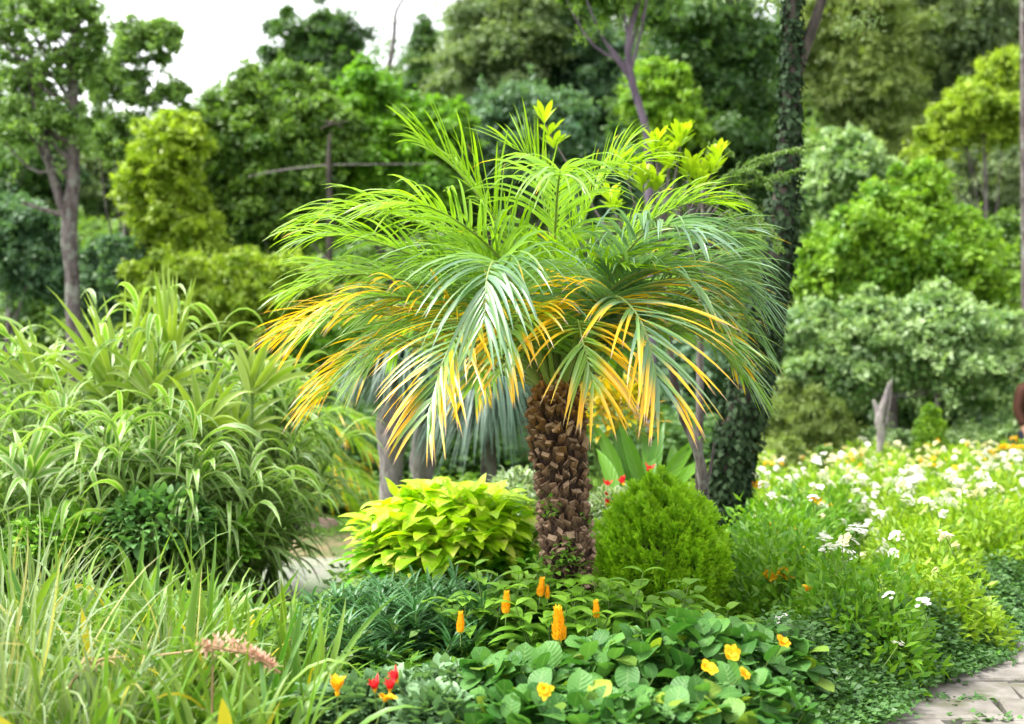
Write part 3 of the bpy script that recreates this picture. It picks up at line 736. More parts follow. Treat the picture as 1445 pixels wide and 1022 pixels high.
# leaf stubs in a spiral lattice
tmplF = [[0, 1, 5, 4], [1, 2, 6, 5], [2, 3, 7, 6], [3, 0, 4, 7], [4, 5, 6, 7]]
rows = 33
for i in range(rows):
    f = .16 + .74 * i / (rows - 1); c = np.array([np.interp(f, np.linspace(0, 1, n), axd[:, q]) for q in range(3)]); rad = np.interp(f, np.linspace(0, 1, n), awd)
    K = 15
    for q in range(K):
        if rng.random() < (.6 if f < .26 else .10): continue
        an = (q + .5 * (i % 2)) / K * 6.283 + rng.normal(0, .055) + i * .05
        u = np.array([math.cos(an), math.sin(an), 0]); v = np.array([-u[1], u[0], 0])
        young = max(0, (f - .55) / .35); big = 1.25 if .3 < f < .5 else 1.0
        w = rad * (.125 + .03 * rng.normal()) * big; hgt = (.030 + .030 * rng.random()) * (1 + .3 * young) * big; out = rad * (.10 + .12 * rng.random())
        wt = w * (.85 + .2 * rng.random()); th = rad * (.10 + .08 * rng.random())
        p0 = c + u * rad * .70 + Z * rng.normal(0, .012); p1 = p0 + Z * hgt + u * out + v * rng.normal(0, .010); lean = rng.normal(0, .010); cut = rng.normal(.010, .008)
        e_ = v * wt * .12
        VV = [p0 - v * w, p0 + v * w, p0 + v * w + u * th * .6, p0 - v * w + u * th * .6,
              p1 - v * wt + Z * lean, p1 + v * wt - Z * lean, p1 + v * wt * .9 + u * th - Z * (cut + lean), p1 - v * wt * .9 + u * th - Z * (cut - lean)]
        yv = np.clip((f - .50) / .3 + rng.normal(0, .22), 0, 1); gr = rng.random() ** 2
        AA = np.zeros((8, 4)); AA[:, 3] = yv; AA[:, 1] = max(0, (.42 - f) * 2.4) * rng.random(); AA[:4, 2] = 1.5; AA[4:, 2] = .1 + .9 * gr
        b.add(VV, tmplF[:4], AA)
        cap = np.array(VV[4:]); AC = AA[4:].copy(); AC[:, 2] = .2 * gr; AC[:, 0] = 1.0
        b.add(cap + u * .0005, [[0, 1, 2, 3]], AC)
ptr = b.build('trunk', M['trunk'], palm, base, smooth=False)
# loose fibres between the stubs
b = MB(); n = 2200; f = .06 + .84 * rng.random(n); a = rng.random(n) * 6.283
c = np.stack([np.interp(f, np.linspace(0, 1, 60), axd[:, q]) for q in range(3)], 1); rad = np.interp(f, np.linspace(0, 1, 60), awd)
u = np.stack([np.cos(a), np.sin(a), 0 * a], 1)
blades(b, c + u * rad[:, None] * .8, u * .5 + rng.normal(size=(n, 3)) * .5 + Z * .35, .04 + .08 * rng.random(n), .002 + .004 * rng.random(n), rng, S=4, droop=.9, prof='strap')
fib = b.build('fibre', rough_mat('palm fibre', (.06, .03, .018), (.17, .105, .065), 30), ptr, base)

CR = at(787, 552, PD)
def PX(x, y, dd): return at(x, y, PD + dd)
KEY = [  # control points (px, py, depth offset), leaflet length, age, hue, droop
    # front fronds
    ([(775, 545, -.05), (745, 450, -.35), (705, 374, -.75), (688, 388, -1.0), (684, 452, -1.12)], .46, .0, .80, 1.15),
    ([(778, 545, -.05), (735, 470, -.3), (672, 448, -.6), (630, 500, -.82), (604, 585, -.92)], .42, .82, .60, .75),
    ([(795, 545, -.06), (830, 450, -.3), (866, 418, -.55), (905, 455, -.8), (930, 545, -.95)], .46, .80, .85, .65),
    ([(782, 545, -.05), (770, 470, -.3), (745, 440, -.55), (722, 470, -.75), (712, 520, -.85)], .32, .80, .35, .8),
    ([(793, 545, -.05), (812, 480, -.3), (815, 452, -.5), (822, 480, -.7), (836, 540, -.8)], .42, 1.0, .4, .8),
    # up and left
    ([(782, 540, .0), (765, 430, .0), (700, 312, -.1), (640, 236, -.15), (600, 206, -.15)], .42, .0, .05, .5),
    ([(783, 540, -.02), (760, 440, -.15), (690, 348, -.35), (610, 294, -.55), (560, 294, -.65)], .42, .0, .22, .85),
    ([(780, 542, .0), (740, 430, .1), (640, 336, .15), (520, 297, .1), (440, 312, .05)], .42, .0, .08, .85),
    ([(780, 545, .0), (720, 440, -.15), (620, 377, -.3), (510, 336, -.4), (452, 334, -.45)], .42, .05, .25, .8),
    ([(778, 548, .0), (700, 460, .0), (590, 400, -.05), (490, 388, -.05), (425, 410, -.05)], .42, .05, .35, .75),
    ([(776, 550, .0), (700, 480, -.15), (600, 425, -.35), (500, 425, -.5), (440, 470, -.55)], .44, .8, .45, .8),
    ([(776, 552, .0), (690, 500, .1), (580, 450, .15), (480, 445, .2), (412, 470, .2)], .42, 1.0, .4, .75),
    ([(778, 552, .02), (690, 520, .1), (600, 490, .1), (520, 500, .1), (455, 560, .1)], .42, 1.0, .4, .8),
    # up
    ([(786, 540, .0), (782, 400, -.05), (785, 296, -.25), (790, 244, -.5), (792, 249, -.75)], .42, .0, .35, 1.15),
    ([(788, 540, .05), (785, 384, .1), (765, 280, .15), (745, 224, .15), (722, 208, .1)], .40, .0, .0, .3),
    ([(790, 540, .05), (800, 400, .1), (830, 296, .15), (868, 236, .12), (905, 228, .05)], .40, .0, .05, .6),
    # right
    ([(795, 540, .0), (830, 430, .0), (900, 328, -.05), (965, 289, -.1), (1007, 289, -.1)], .38, .0, .15, .65),
    ([(794, 542, -.02), (840, 430, -.2), (895, 344, -.45), (935, 320, -.65), (975, 329, -.8)], .44, .0, .95, 1.2),
    ([(796, 543, .0), (860, 440, .0), (940, 360, .0), (1015, 336, .0), (1056, 360, .0)], .38, .0, .85, .75),
    ([(797, 546, .0), (860, 460, -.1), (950, 396, -.2), (1022, 380, -.25), (1063, 420, -.3)], .40, .0, 1.0, .8),
    ([(797, 548, .0), (870, 480, -.05), (960, 430, -.1), (1030, 420, -.1), (1067, 480, -.1)], .36, .30, .9, .8),
    ([(796, 550, .0), (860, 490, .1), (930, 450, .2), (1000, 450, .25), (1037, 510, .3)], .33, .75, .6, .7),
    ([(793, 545, -.03), (830, 450, -.2), (885, 392, -.4), (950, 384, -.55), (1000, 430, -.62)], .36, .35, .8, .8),
]
for i, (cp, L, y, hue, dr) in enumerate(KEY):
    frond(palm, 'frond', [PX(*c) for c in cp], L * 1.18, .0178, y, hue, rng, base, droop=dr * 1.12, spacing=.0225)
# the rest of the rosette, behind and between
ga = 2.39996
for i in range(20):
    el = R(84 - 56 * (i / 22) ** .9); az = i * ga + .4
    hx, hy = math.cos(az), math.sin(az)
    if hy < -.55 and i > 6: hy = -hy          # front is taken by the fronds above
    Ln = (1.02 + .2 * min(1, i / 10)) * (.85 + .2 * rng.random())
    h = np.array([hx, hy, 0]); p0 = CR + h * .03 + Z * -.02
    d0 = h * math.cos(el) + Z * math.sin(el); p1 = p0 + d0 * Ln * .45
    e2 = el - R(38); d1 = h * math.cos(e2) + Z * math.sin(e2); p2 = p1 + d1 * Ln * .32
    e3 = el - R(85); d2 = h * math.cos(e3) + Z * math.sin(e3); p3 = p2 + d2 * Ln * .25
    low = i / 22
    frond(palm, 'frond', [p0, p1, p2, p3], .50, .0175, max(0, (low - .62) * 2.4) if i % 3 else 0, np.clip(.1 + .5 * low + rng.normal(0, .1), 0, 1), rng, base, droop=.45 + .5 * low, h=h)

# ------------------------------------------------------------------ mounded leafy shrubs
def mound_pts(rng, n, c, rad, lo=-.35, inner=.25):
    u = nrm(rng.normal(size=(n * 3, 3))); u = u[u[:, 2] > lo][:n]
    return c + u * np.asarray(rad) * (1 - inner * rng.random((len(u), 1)) ** 1.3), u


def shrub(name, label, cat, d, cpx, rpx, mat, n, L, W, rng, prof='ovate', droop=.7, up=.5, lo=-.4, inner=.3, stems=14, dd=.9, group=None, y=None, hr=None, jit=.55, flatd=.6, S=5, lumps=0, bark='stem', wave=0):
    k = d / FPX; c = at(*cpx, d); rad = np.array([rpx[0] * k, rpx[0] * k * dd, rpx[1] * k])
    base = np.array([c[0], c[1], float(ground(c[0], c[1])) - .02])
    root = thing(name, label, cat, base, group)
    P, u = mound_pts(rng, n, c, rad, lo, inner)
    if lumps:
        lc = nrm(rng.normal(size=(lumps, 3))); dm = (u @ lc.T).max(1); P = c + (P - c) * (.80 + .28 * sstep(.72, .97, dm))[:, None]
    gl = ground(P[:, 0], P[:, 1]) + .03; P[:, 2] = np.maximum(P[:, 2], gl)
    a = rng.normal(size=(len(P), 3)) * jit
    D = nrm(u * [1, 1, flatd] + Z * up + a * [1, 1, flatd + .4])
    s = .5 + .85 * rng.random(len(P))
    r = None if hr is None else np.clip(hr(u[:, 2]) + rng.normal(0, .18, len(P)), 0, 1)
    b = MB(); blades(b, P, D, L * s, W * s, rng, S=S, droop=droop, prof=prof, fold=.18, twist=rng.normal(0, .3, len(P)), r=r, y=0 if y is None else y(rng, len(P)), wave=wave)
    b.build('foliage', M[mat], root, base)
    b = MB()
    for i in rng.permutation(len(P))[:stems]:
        q = P[i]; s0 = base + rng.normal(0, .05, 3) * [1, 1, 0]
        tube(b, [s0, (s0 + q) / 2 + (q - c) * .12 * [1, 1, 0], q], [.009, .006, .003], 5, n=7)
    b.build('stems', M[bark], root, base)
    return root, P, u, base


rng = np.random.default_rng(33)
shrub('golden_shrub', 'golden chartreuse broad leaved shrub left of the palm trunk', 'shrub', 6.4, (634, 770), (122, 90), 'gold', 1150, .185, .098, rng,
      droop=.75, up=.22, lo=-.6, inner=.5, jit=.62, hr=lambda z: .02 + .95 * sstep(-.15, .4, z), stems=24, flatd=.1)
# globe thuja
d = 6.1; c = at(930, 800, d); k = d / FPX
base = np.array([c[0], c[1], float(ground(c[0], c[1])) - .02])
root = thing('thuja_bush', 'lime green globe shaped conifer bush with a soft point, right of the palm trunk', 'bush', base)
n = 2500; u = nrm(rng.normal(size=(n * 2, 3))); u = u[u[:, 2] > -.75][:n]; n = len(u)
rx = 92 * k; rz = np.where(u[:, 2] > 0, 120, 95) * k
sh = 1 - .40 * np.clip(u[:, 2], 0, 1) ** 3 - .22 * np.clip(u[:, 2], 0, 1) ** 2 * (1 - np.clip(u[:, 2], 0, 1)) * 2
C = c + np.stack([u[:, 0] * rx * sh, u[:, 1] * rx * sh, u[:, 2] * rz], 1) * (.90 + .12 * np.sin(u[:, :1] * 9 + u[:, 2:] * 7) * np.sin(u[:, 1:2] * 8) + .08 * rng.random((n, 1)) - .12 * (rng.random((n, 1)) < .25))
C[:, 2] = np.maximum(C[:, 2], base[2] + .05)
m = 34; P = np.repeat(C, m, 0); U = np.repeat(u, m, 0); ax_ = nrm(U * [1, 1, .4] + Z * .85 + np.repeat(rng.normal(size=(n, 3)) * .3, m, 0))
fan = nrm(np.cross(ax_, np.repeat(rng.normal(size=(n, 3)), m, 0)))
tt = rng.random((n * m, 1)); ss = (rng.random((n * m, 1)) - .5) * 2
P = P + ax_ * (tt - .4) * .085 + fan * ss * .032 * (1.15 - tt)
D = nrm(ax_ + fan * ss * .9 + rng.normal(size=P.shape) * .2)
b = MB(); kites(b, P, D, np.cross(ax_, fan) + rng.normal(size=P.shape) * .35, .030, .010, rng, r=np.clip(tt[:, 0] * .6 + .45 * np.repeat(rng.random(n), m), 0, 1))
b.build('foliage', M['thuja'], root, base)
b = MB(); tube(b, [base, base + Z * .2, c + Z * .3], [.035, .03, .01], 7, n=8)
for i in range(30): tube(b, [base + Z * .1, (base + C[i]) / 2, C[i]], [.01, .007, .003], 5, n=6)
b.build('trunk', M['bark'], root, base)

# dark narrow leaved plants
def spiky(name, label, cat, d, px, n_st, spread, hgt, mat, rng, L=.2, W=.018, per=22, group=None):
    c = at(px[0], px[1], d); base = np.array([c[0], c[1], float(ground(c[0], c[1])) - .02]); root = thing(name, label, cat, base, group)
    b = MB(); sb = MB(); n_st = int(n_st * 1.5)
    for i in range(n_st):
        a = rng.random() * 6.28; q = spread * math.sqrt(rng.random())
        s0 = base + np.array([math.cos(a), math.sin(a), 0]) * q * .6; s1 = base + np.array([math.cos(a) * q * 1.25, math.sin(a) * q * 1.0, hgt * (.65 + .5 * rng.random())])
        tube(sb, [s0, (s0 + s1) / 2 + Z * .03, s1], [.006, .005, .003], 5, n=6)
        t = .25 + .75 * rng.random(per) ** .7; P = s0 + (s1 - s0) * t[:, None]; an = rng.random(per) * 6.28
        D = np.stack([np.cos(an), np.sin(an), .35 + .7 * t], 1)
        blades(b, P, D, L * (.6 + .6 * rng.random(per)), W * (.8 + .4 * rng.random(per)), rng, S=5, droop=.65, prof='lance', fold=.3)
    b.build('foliage', M[mat], root, base); sb.build('stems', M['stem'], root, base)
for px, d, ns, lb in ((( 500, 885), 5.3, 13, 'dark narrow leaved plant nearest the pond'), ((545, 890), 5.2, 20, 'dark narrow leaved plant below the golden shrub'), ((612, 885), 5.3, 18, 'dark narrow leaved plant beside the orange spike plants'),
                      ((520, 930), 4.8, 16, 'dark narrow leaved plant behind the red flowers'), ((595, 935), 4.9, 16, 'dark narrow leaved plant left of the round leaved mass')):
    spiky('narrow_leaf_plant', lb, 'plant', d, px, ns, .26, .30, 'narrow', rng, L=.16, W=.0135, per=34)

# ------------------------------------------------------------------ lollipop plants with orange spikes
def spike_mesh():
    b = MB(); r_ = np.random.default_rng(4); n = 60; t = np.repeat(np.linspace(0, .93, 15), 4); a = np.tile(np.arange(4) * 1.5708, 15) + np.repeat(np.arange(15) % 2 * .785, 4)
    u = np.stack([np.cos(a), np.sin(a), 0 * a], 1); rad = .016 * (1 - t ** 2.2) + .003
    blades(b, u * rad[:, None] * .35 + Z * t[:, None] * .12, u * (.45 + .5 * r_.random((n, 1))) + Z, .036 * (1.05 - t * .4) * (.8 + .4 * r_.random(n)), .019 * (1.1 - .5 * t), r_, S=4, droop=-.3, prof='ovate', fold=-.5)
    tube(b, [(0, 0, -.08), (0, 0, 0), (0, 0, .11)], [.003, .004, .002], 6, n=5, mi=1)
    o = b.build('flower_spike', [M['orange'], M['stem']]); return o
spike0 = spike_mesh()
SPIKES = [(650, 893, 4.6, .72), (714, 866, 4.75, .8), (762, 842, 4.95, .72), (773, 845, 4.95, .5), (790, 904, 4.42, 1.15), (842, 872, 4.6, .62)]
used_spike = [False]
def lolly(label, d, px, n_st, spread, hgt, rng, spikes=()):
    c = at(px[0], px[1], d); base = np.array([c[0], c[1], float(ground(c[0], c[1])) - .02]); root = thing('lollipop_plant', label, 'flowering plant', base)
    b, sb = MB(), MB()
    for i in range(n_st):
        a = rng.random() * 6.28; q = spread * math.sqrt((i + .5) / n_st)
        s0 = base + np.array([math.cos(a), math.sin(a), 0]) * q * .55; s1 = base + np.array([math.cos(a) * q * 1.2, math.sin(a) * q, hgt * (.75 + .35 * rng.random())])
        tube(sb, [s0, (s0 + s1) / 2, s1], [.006, .005, .003], 5, n=6)
        for kk in range(5):
            t = 1 - kk * .17; P = s0 + (s1 - s0) * t; an0 = rng.random() * .5 + kk * 1.571 + a
            for w in (0, math.pi):
                an = an0 + w; sz = (.55 + .16 * kk) if kk < 3 else 1.0
                blades(b, [P], [[math.cos(an), math.sin(an), .55 - .1 * kk]], .215 * sz * (.85 + .3 * rng.random()), .092 * sz * (.9 + .3 * rng.random()), rng, S=6, droop=.85, prof='lance', fold=.28,
                       r=np.clip(.85 - .2 * kk + rng.normal() * .15, 0, 1), wave=.05)
    b.build('foliage', M['lolly'], root, base); sb.build('stems', M['stem'], root, base)
    for (x, y, dd, s) in spikes:
        p = at(x, y, dd); rot = (rng.normal() * .06, rng.normal() * .08, rng.random() * 3)
        if not used_spike[0]:
            o = spike0; o.parent = root; o.location = tuple(p - base); o.rotation_euler = rot; o.scale = (s, s, s); used_spike[0] = True
        else:
            child_copy(spike0, root, p - base, rot, s)
rng = np.random.default_rng(51)
lolly('leafy plant with a single orange spike at its left edge', 5.0, (665, 905), 7, .17, 0.35, rng, SPIKES[0:1])
lolly('leafy plant with one orange spike, second from the left in its row', 5.15, (718, 895), 7, .17, 0.40, rng, SPIKES[1:2])
lolly('leafy plant with two small orange spikes beside the palm trunk foot', 5.35, (765, 880), 8, .18, 0.40, rng, SPIKES[2:4])
lolly('leafy plant with the tallest orange spike in front of the palm trunk', 4.75, (790, 915), 9, .2, 0.35, rng, SPIKES[4:5])
lolly('leafy plant with a small broken orange spike right of the palm trunk', 5.0, (850, 890), 9, .19, 0.42, rng, SPIKES[5:6])
lolly('leafy plant without any spike below the globe shaped conifer', 5.0, (925, 900), 9, .22, 0.35, rng)
lolly('leafy plant without any spike, low and furthest right of its row', 4.9, (990, 925), 8, .22, 0.28, rng)

# ------------------------------------------------------------------ round leaved front mass with yellow flowers
def flower_mesh(name, mat, n, L, W, up, seed, prof='obov', eye=None, rings=2, rag=.16):
    b = MB(); r_ = np.random.default_rng(seed)
    for k in range(rings):
        a = np.arange(n) / n * 6.283 + k * .4 + r_.normal(0, rag, n)
        D = np.stack([np.cos(a), np.sin(a), np.full(n, up + .5 * k)], 1)
        blades(b, np.zeros((n, 3)) + Z * .002 * k, D + r_.normal(0, rag, (n, 3)), L * (1 - .2 * k) * (.75 + .45 * r_.random(n)), W * (.8 + .4 * r_.random(n)), r_, S=6, droop=.35 + .5 * r_.random(n), prof=prof, fold=.25, twist=r_.normal(0, .5, n), wave=.12)
    if eye: tube(b, [(0, 0, -.004), (0, 0, .008), (0, 0, .014)], [W * .25, W * .3, W * .12], 7, n=5, mi=1)
    tube(b, [(0, 0, -.12), (0, 0, -.05), (0, 0, 0)], [.0025, .0025, .003], 5, n=5, mi=2)
    return b.build(name, [M[mat], M[eye or mat], M['stem']])
PROTO = {}
def place_flower(key, root, base, p, rot=None, s=1.0):
    r_ = place_flower.rng; rot = rot or (r_.normal() * .3, r_.normal() * .3, r_.random() * 6)
    src = PROTO[key]
    if src.parent is None:
        src.parent = root; src.location = tuple(float(v) for v in (np.asarray(p) - base)); src.rotation_euler = rot; src.scale = (s, s, s); return src
    return child_copy(src, root, np.asarray(p) - base, rot, s)
place_flower.rng = np.random.default_rng(99)
PROTO['yellow'] = flower_mesh('flower', 'yellow', 6, .042, .036, .55, 1, eye='orange', rings=2)
PROTO['yellowb'] = flower_mesh('flower', 'yellow', 7, .036, .026, .8, 11, eye='orange', rings=3)
PROTO['orange'] = flower_mesh('flower', 'orange', 7, .042, .032, .9, 2, eye='yellow', rings=2)
yold = lambda r_, n: np.where(r_.random(n) < .10, r_.random(n), 0)
rng = np.random.default_rng(61)
YF = [(768, 975, 3.75, 'yellowb'), (997, 943, 3.95, 'yellow'), (1048, 952, 3.95, 'yellowb'), (1104, 907, 4.2, 'orange'), (1030, 921, 4.05, 'yellow')]
FR = [((730, 1040), (85, 55), 3.75, 'round leaved plant at the bottom edge left of the outward facing yellow flower', []), ((850, 1045), (90, 55), 3.7, 'round leaved plant at the bottom edge in the middle', []), ((965, 1040), (90, 60), 3.75, 'round leaved plant at the bottom edge below the pair of yellow flowers', []), ((1065, 1030), (80, 62), 3.9, 'round leaved plant at the bottom edge nearest the path', []),
      ((690, 1000), (85, 68), 4.15, 'round leaved plant at the left end of the front row', []),
      ((775, 1008), (92, 72), 4.1, 'round leaved plant with one yellow flower facing out, below the tallest orange spike', YF[0:1]),
      ((868, 990), (95, 82), 4.15, 'round leaved plant without flowers in the middle of the front row', []),
      ((960, 968), (90, 92), 4.2, 'round leaved plant with a yellow bud hanging at its top right', YF[1:2]),
      ((1040, 985), (80, 82), 4.25, 'round leaved plant with two yellow flowers near the right end of the front row', [YF[2], YF[4]]),
      ((1085, 955), (62, 66), 4.5, 'round leaved plant with one orange flower at the right end of the front row', YF[3:4])]
for cp, rp, d, lb, fl in FR:
    root, P, u, base = shrub('round_leaf_plant', lb, 'flowering plant', d, cp, rp, 'bean', 290, .092, .072, rng, prof='round', droop=.6, up=.25, lo=-.55, inner=.45, stems=40, y=yold, S=6, wave=.05, jit=1.0)
    for x, y, dd, key in fl:
        place_flower(key, root, base, at(x, y, dd - .12), rot=(R(58) + place_flower.rng.normal() * .3, place_flower.rng.normal() * .4, place_flower.rng.normal() * .6), s=.78 + .18 * place_flower.rng.random())
# grey green herbs with red and yellow blooms on the left of it
PROTO['red'] = flower_mesh('flower', 'red', 5, .055, .022, 2.6, 3, prof='lance', eye='yellow', rings=2)
PROTO['bud'] = flower_mesh('flower', 'orange', 5, .075, .03, 3.2, 5, prof='obov', eye='yellow', rings=2)
HB = [((505, 1010), 3.9, 'low grey green herb below the single pink red bloom', [(529, 975, 3.7, 'red')]),
      ((560, 1000), 3.95, 'low grey green herb with a pair of red and yellow blooms', [(550, 975, 3.72, 'red'), (560, 962, 3.75, 'red'), (543, 988, 3.68, 'yellow')]),
      ((615, 985), 4.1, 'low grey green herb with no bloom left of the round leaved row', []),
      ((470, 1020), 3.9, 'low grey green herb with a closed orange bloom on a tall stalk', [(476, 980, 3.6, 'bud')]),
      ((610, 1020), 3.8, 'low grey green herb at the bottom edge with no bloom', [])]
for cp, d, lb, fl in HB:
    root, P, u, base = shrub('herb_plant', lb, 'flowering plant', d, cp, (62, 45), 'herb', 520, .05, .035, rng, prof='ovate', droop=.6, up=.6, lo=-.3, inner=.3, stems=12, S=4, lumps=12)
    for x, y, dd, key in fl:
        place_flower(key, root, base, at(x, y, dd), rot=(place_flower.rng.normal() * .2, place_flower.rng.normal() * .25, 0), s=.95)

# ------------------------------------------------------------------ canna with red blooms, croton, variegated shrub behind the palm
rng = np.random.default_rng(71)
d = 7.4; cb_ = at(905, 770, d); base = np.array([cb_[0], cb_[1], float(ground(cb_[0], cb_[1]))]); root = thing('canna_plant', 'broad paddle leaved canna with red blooms behind the globe conifer', 'flowering plant', base)
b = MB()
tips = [((880, 690), (840, 600), .5), ((890, 690), (865, 590), .45), ((905, 690), (880, 610), .42), ((915, 700), (935, 595), .5), ((930, 700), (965, 640), .42), ((920, 690), (905, 575), .5), ((940, 700), (990, 660), .4), ((870, 700), (845, 640), .36), ((950, 690), (950, 610), .42), ((900, 700), (925, 650), .36), ((935, 690), (985, 615), .4)]
for (x0, y0), (x1, y1), L in tips:
    p0 = at(x0, y0, d + rng.normal() * .15); p1 = at(x1, y1, d + rng.normal() * .3)
    blades(b, [p0], [p1 - p0 + Z * .1], L * 1.15, .10, rng, S=9, droop=.55, prof='lance', fold=.3, twist=rng.normal() * .4, side=nrm(np.cross(p1 - p0, [0, -1, .5])))
b.build('foliage', M['canna'], root, base)
b = MB()
for (x0, y0), _, _ in tips: tube(b, [base + rng.normal(0, .08, 3) * [1, 1, 0], at(x0, y0, d)], [.012, .008], 6, n=6)
b.build('stems', M['stem'], root, base)
for x, y in ((855, 690), (880, 684), (852, 702), (915, 668), (856, 715)): place_flower('red', root, base, at(x, y, d - .35), s=1.25)
shrub('white_edged_shrub', 'small white edged shrub between the palm trunk and the globe conifer', 'shrub', 7.0, (868, 735), (42, 42), 'varieg', 420, .07, .035, rng, prof='lance', up=.5)
shrub('white_edged_shrub', 'white edged shrub peeping over the golden shrub left of the trunk', 'shrub', 7.3, (730, 705), (40, 40), 'varieg', 380, .07, .035, rng, prof='lance', up=.5)
shrub('croton_bush', 'yellow orange croton hidden behind the top of the palm trunk', 'shrub', 7.8, (862, 590), (62, 55), 'croton', 420, .13, .04, rng, prof='lance', up=.6)
# slender tree with yellow shoots
d = 6.7; tp = [at(x, y, d) for x, y in ((996, 775), (993, 700), (985, 640), (958, 570), (942, 470), (935, 360), (940, 270), (945, 230))]; tp[0][2] = float(ground(tp[0][0], tp[0][1])) - .03
root = thing('yellow_shoot_tree', 'slender tree behind the palm with yellow leaf rosettes rising above it', 'tree', tp[0])
b = MB(); tube(b, tp, np.array([17, 15, 14, 12, 10, 8, 5, 3]) * d / FPX / 2, 8, n=24, rough=.15, rng=rng)
ends = [((945, 225), (935, 330)), ((962, 195), (940, 290)), ((925, 205), (935, 320)), ((768, 175), (930, 420)), ((1012, 225), (940, 380)), ((905, 255), (935, 380)), ((860, 280), (930, 420)), ((975, 240), (938, 340)), ((880, 235), (932, 380)), ((925, 260), (935, 340)), ((990, 255), (938, 360))]
for (ex, ey), (sx, sy) in ends:
    tube(b, [at(sx, sy, d), at((sx + ex) / 2, (sy + ey) / 2 + 14, d), at(ex, ey, d)], [.014, .009, .005], 6, n=9)
tube(b, [at(995, 690, d), at(1003, 660, d), at(1008, 625, d)], [.016, .011, .006], 6, n=6)
b.build('trunk', M['bark'], root, tp[0])
b = MB()
for (ex, ey), (sx, sy) in ends:
    for k in range(3):
        p = at(ex + (sx - ex) * k * .04, ey + (sy - ey) * k * .07, d); m = 7; a = rng.random() * 6 + np.arange(m) * 2.4
        D = np.stack([np.cos(a), np.sin(a), np.full(m, 1.5 - .28 * k)], 1)
        blades(b, np.tile(p, (m, 1)), D, .14 * (.7 + .5 * rng.random(m)), .042, rng, S=6, droop=.3, prof='obov', fold=.25, r=np.clip(1 - .2 * k + rng.normal(0, .15, m), 0, 1))
b.build('foliage', M['yrose'], root, tp[0])
# soft conifer sapling behind, branches reaching right
d = 7.3; tp = [at(985, 770, d), at(988, 500, d), at(992, 330, d), at(990, 225, d)]; tp[0][2] = float(ground(tp[0][0], tp[0][1])) - .03
root = thing('conifer_sapling', 'soft feathery conifer sapling with long drooping branches right of the palm top', 'tree', tp[0])
b = MB(); tube(b, tp, [.03, .025, .018, .006], 7, n=16); nb = MB()
BR = [[(990, 300), (1050, 235), (1100, 215), (1160, 200)], [(990, 320), (1040, 262), (1090, 250), (1130, 238)], [(990, 310), (1030, 270), (1065, 300), (1078, 345)], [(990, 340), (1025, 300), (1050, 330), (1058, 380)], [(990, 290), (1020, 250), (1060, 240), (1085, 262)],
      [(990, 380), (1030, 350), (1062, 375), (1075, 420)], [(990, 330), (960, 280), (935, 290), (920, 320)], [(990, 420), (1020, 395), (1040, 420), (1050, 470)], [(990, 240), (1000, 215), (1015, 205), (1030, 215)], [(990, 360), (1040, 310), (1085, 320), (1100, 350)]]
for br in BR:
    dz = rng.normal() * .25; pts = catmull([at(x, y, d + dz * i / 3) for i, (x, y) in enumerate(br)], 26); tube(b, pts, np.linspace(.009, .003, 26), 5)
    T = nrm(np.gradient(pts, axis=0))
    for k in range(5, 26):
        for sgn in (-1, 1):
            m = 16; t = np.linspace(0, 1, m)[:, None]; dv = nrm(T[k] * .8 + sgn * np.cross(T[k], Z) * .7 + np.array([0, 0, -.35]) + rng.normal(size=3) * .2); ln = .13 * (1.1 - k / 30)
            P = pts[k] + dv * t * ln; kites(nb, np.repeat(P, 3, 0), dv * .8 + rng.normal(size=(m * 3, 3)) * .5, rng.normal(size=(m * 3, 3)), .022, .006, rng)
b.build('trunk', M['bark'], root, tp[0]); nb.build('needles', M['needle'], root, tp[0])

# bottle shaped trunks with drooping blue leaves behind the golden shrub
def bottle(label, d, xc, pts, seed, ntop, L, crown_px):
    r_ = np.random.default_rng(seed); k = d / FPX; P = [at(xc + o, y, d) for y, w, o in pts]; g = float(ground(P[0][0], P[0][1])) - .03; P[0][2] = min(P[0][2], g)
    root = thing('bottle_palm', label, 'palm tree', P[0]); b = MB(); tube(b, P, [w * k / 2 for y, w, o in pts], 12, n=22, rough=.08, rng=r_); b.build('trunk', M['barkpale'] if ntop < 900 else M['bark'], root, P[0])
    b = MB(); c = at(*crown_px, d); a = r_.random(ntop) * 6.28; D = np.stack([np.cos(a), np.sin(a), .2 + 1.1 * r_.random(ntop)], 1)
    blades(b, c + r_.normal(0, .06, (ntop, 3)), D, L * (.6 + .6 * r_.random(ntop)), .016, r_, S=8, droop=2.6, prof='strap', fold=.3, pw=.9); b.build('foliage', M['bluedroop'], root, P[0])
bottle('pale bottle shaped trunk under drooping leaves, left of its darker twin', 9.0, 553, [(770, 36, 0), (700, 34, 0), (650, 32, 0), (620, 46, 2), (590, 50, 4), (560, 30, 6), (520, 14, 8)], 1, 420, .75, (562, 510))
bottle('darker bottle shaped trunk right of its pale twin', 9.6, 596, [(765, 26, 0), (690, 26, 0), (655, 38, 0), (620, 34, 2), (570, 18, 3), (520, 10, 4)], 2, 420, .7, (600, 510))
bottle('grassy blue green tree with long hanging leaves above the golden shrub', 8.8, 690, [(760, 30, 0), (700, 26, 0), (640, 20, 0), (570, 14, 0), (545, 10, 0)], 3, 1100, .95, (692, 545))
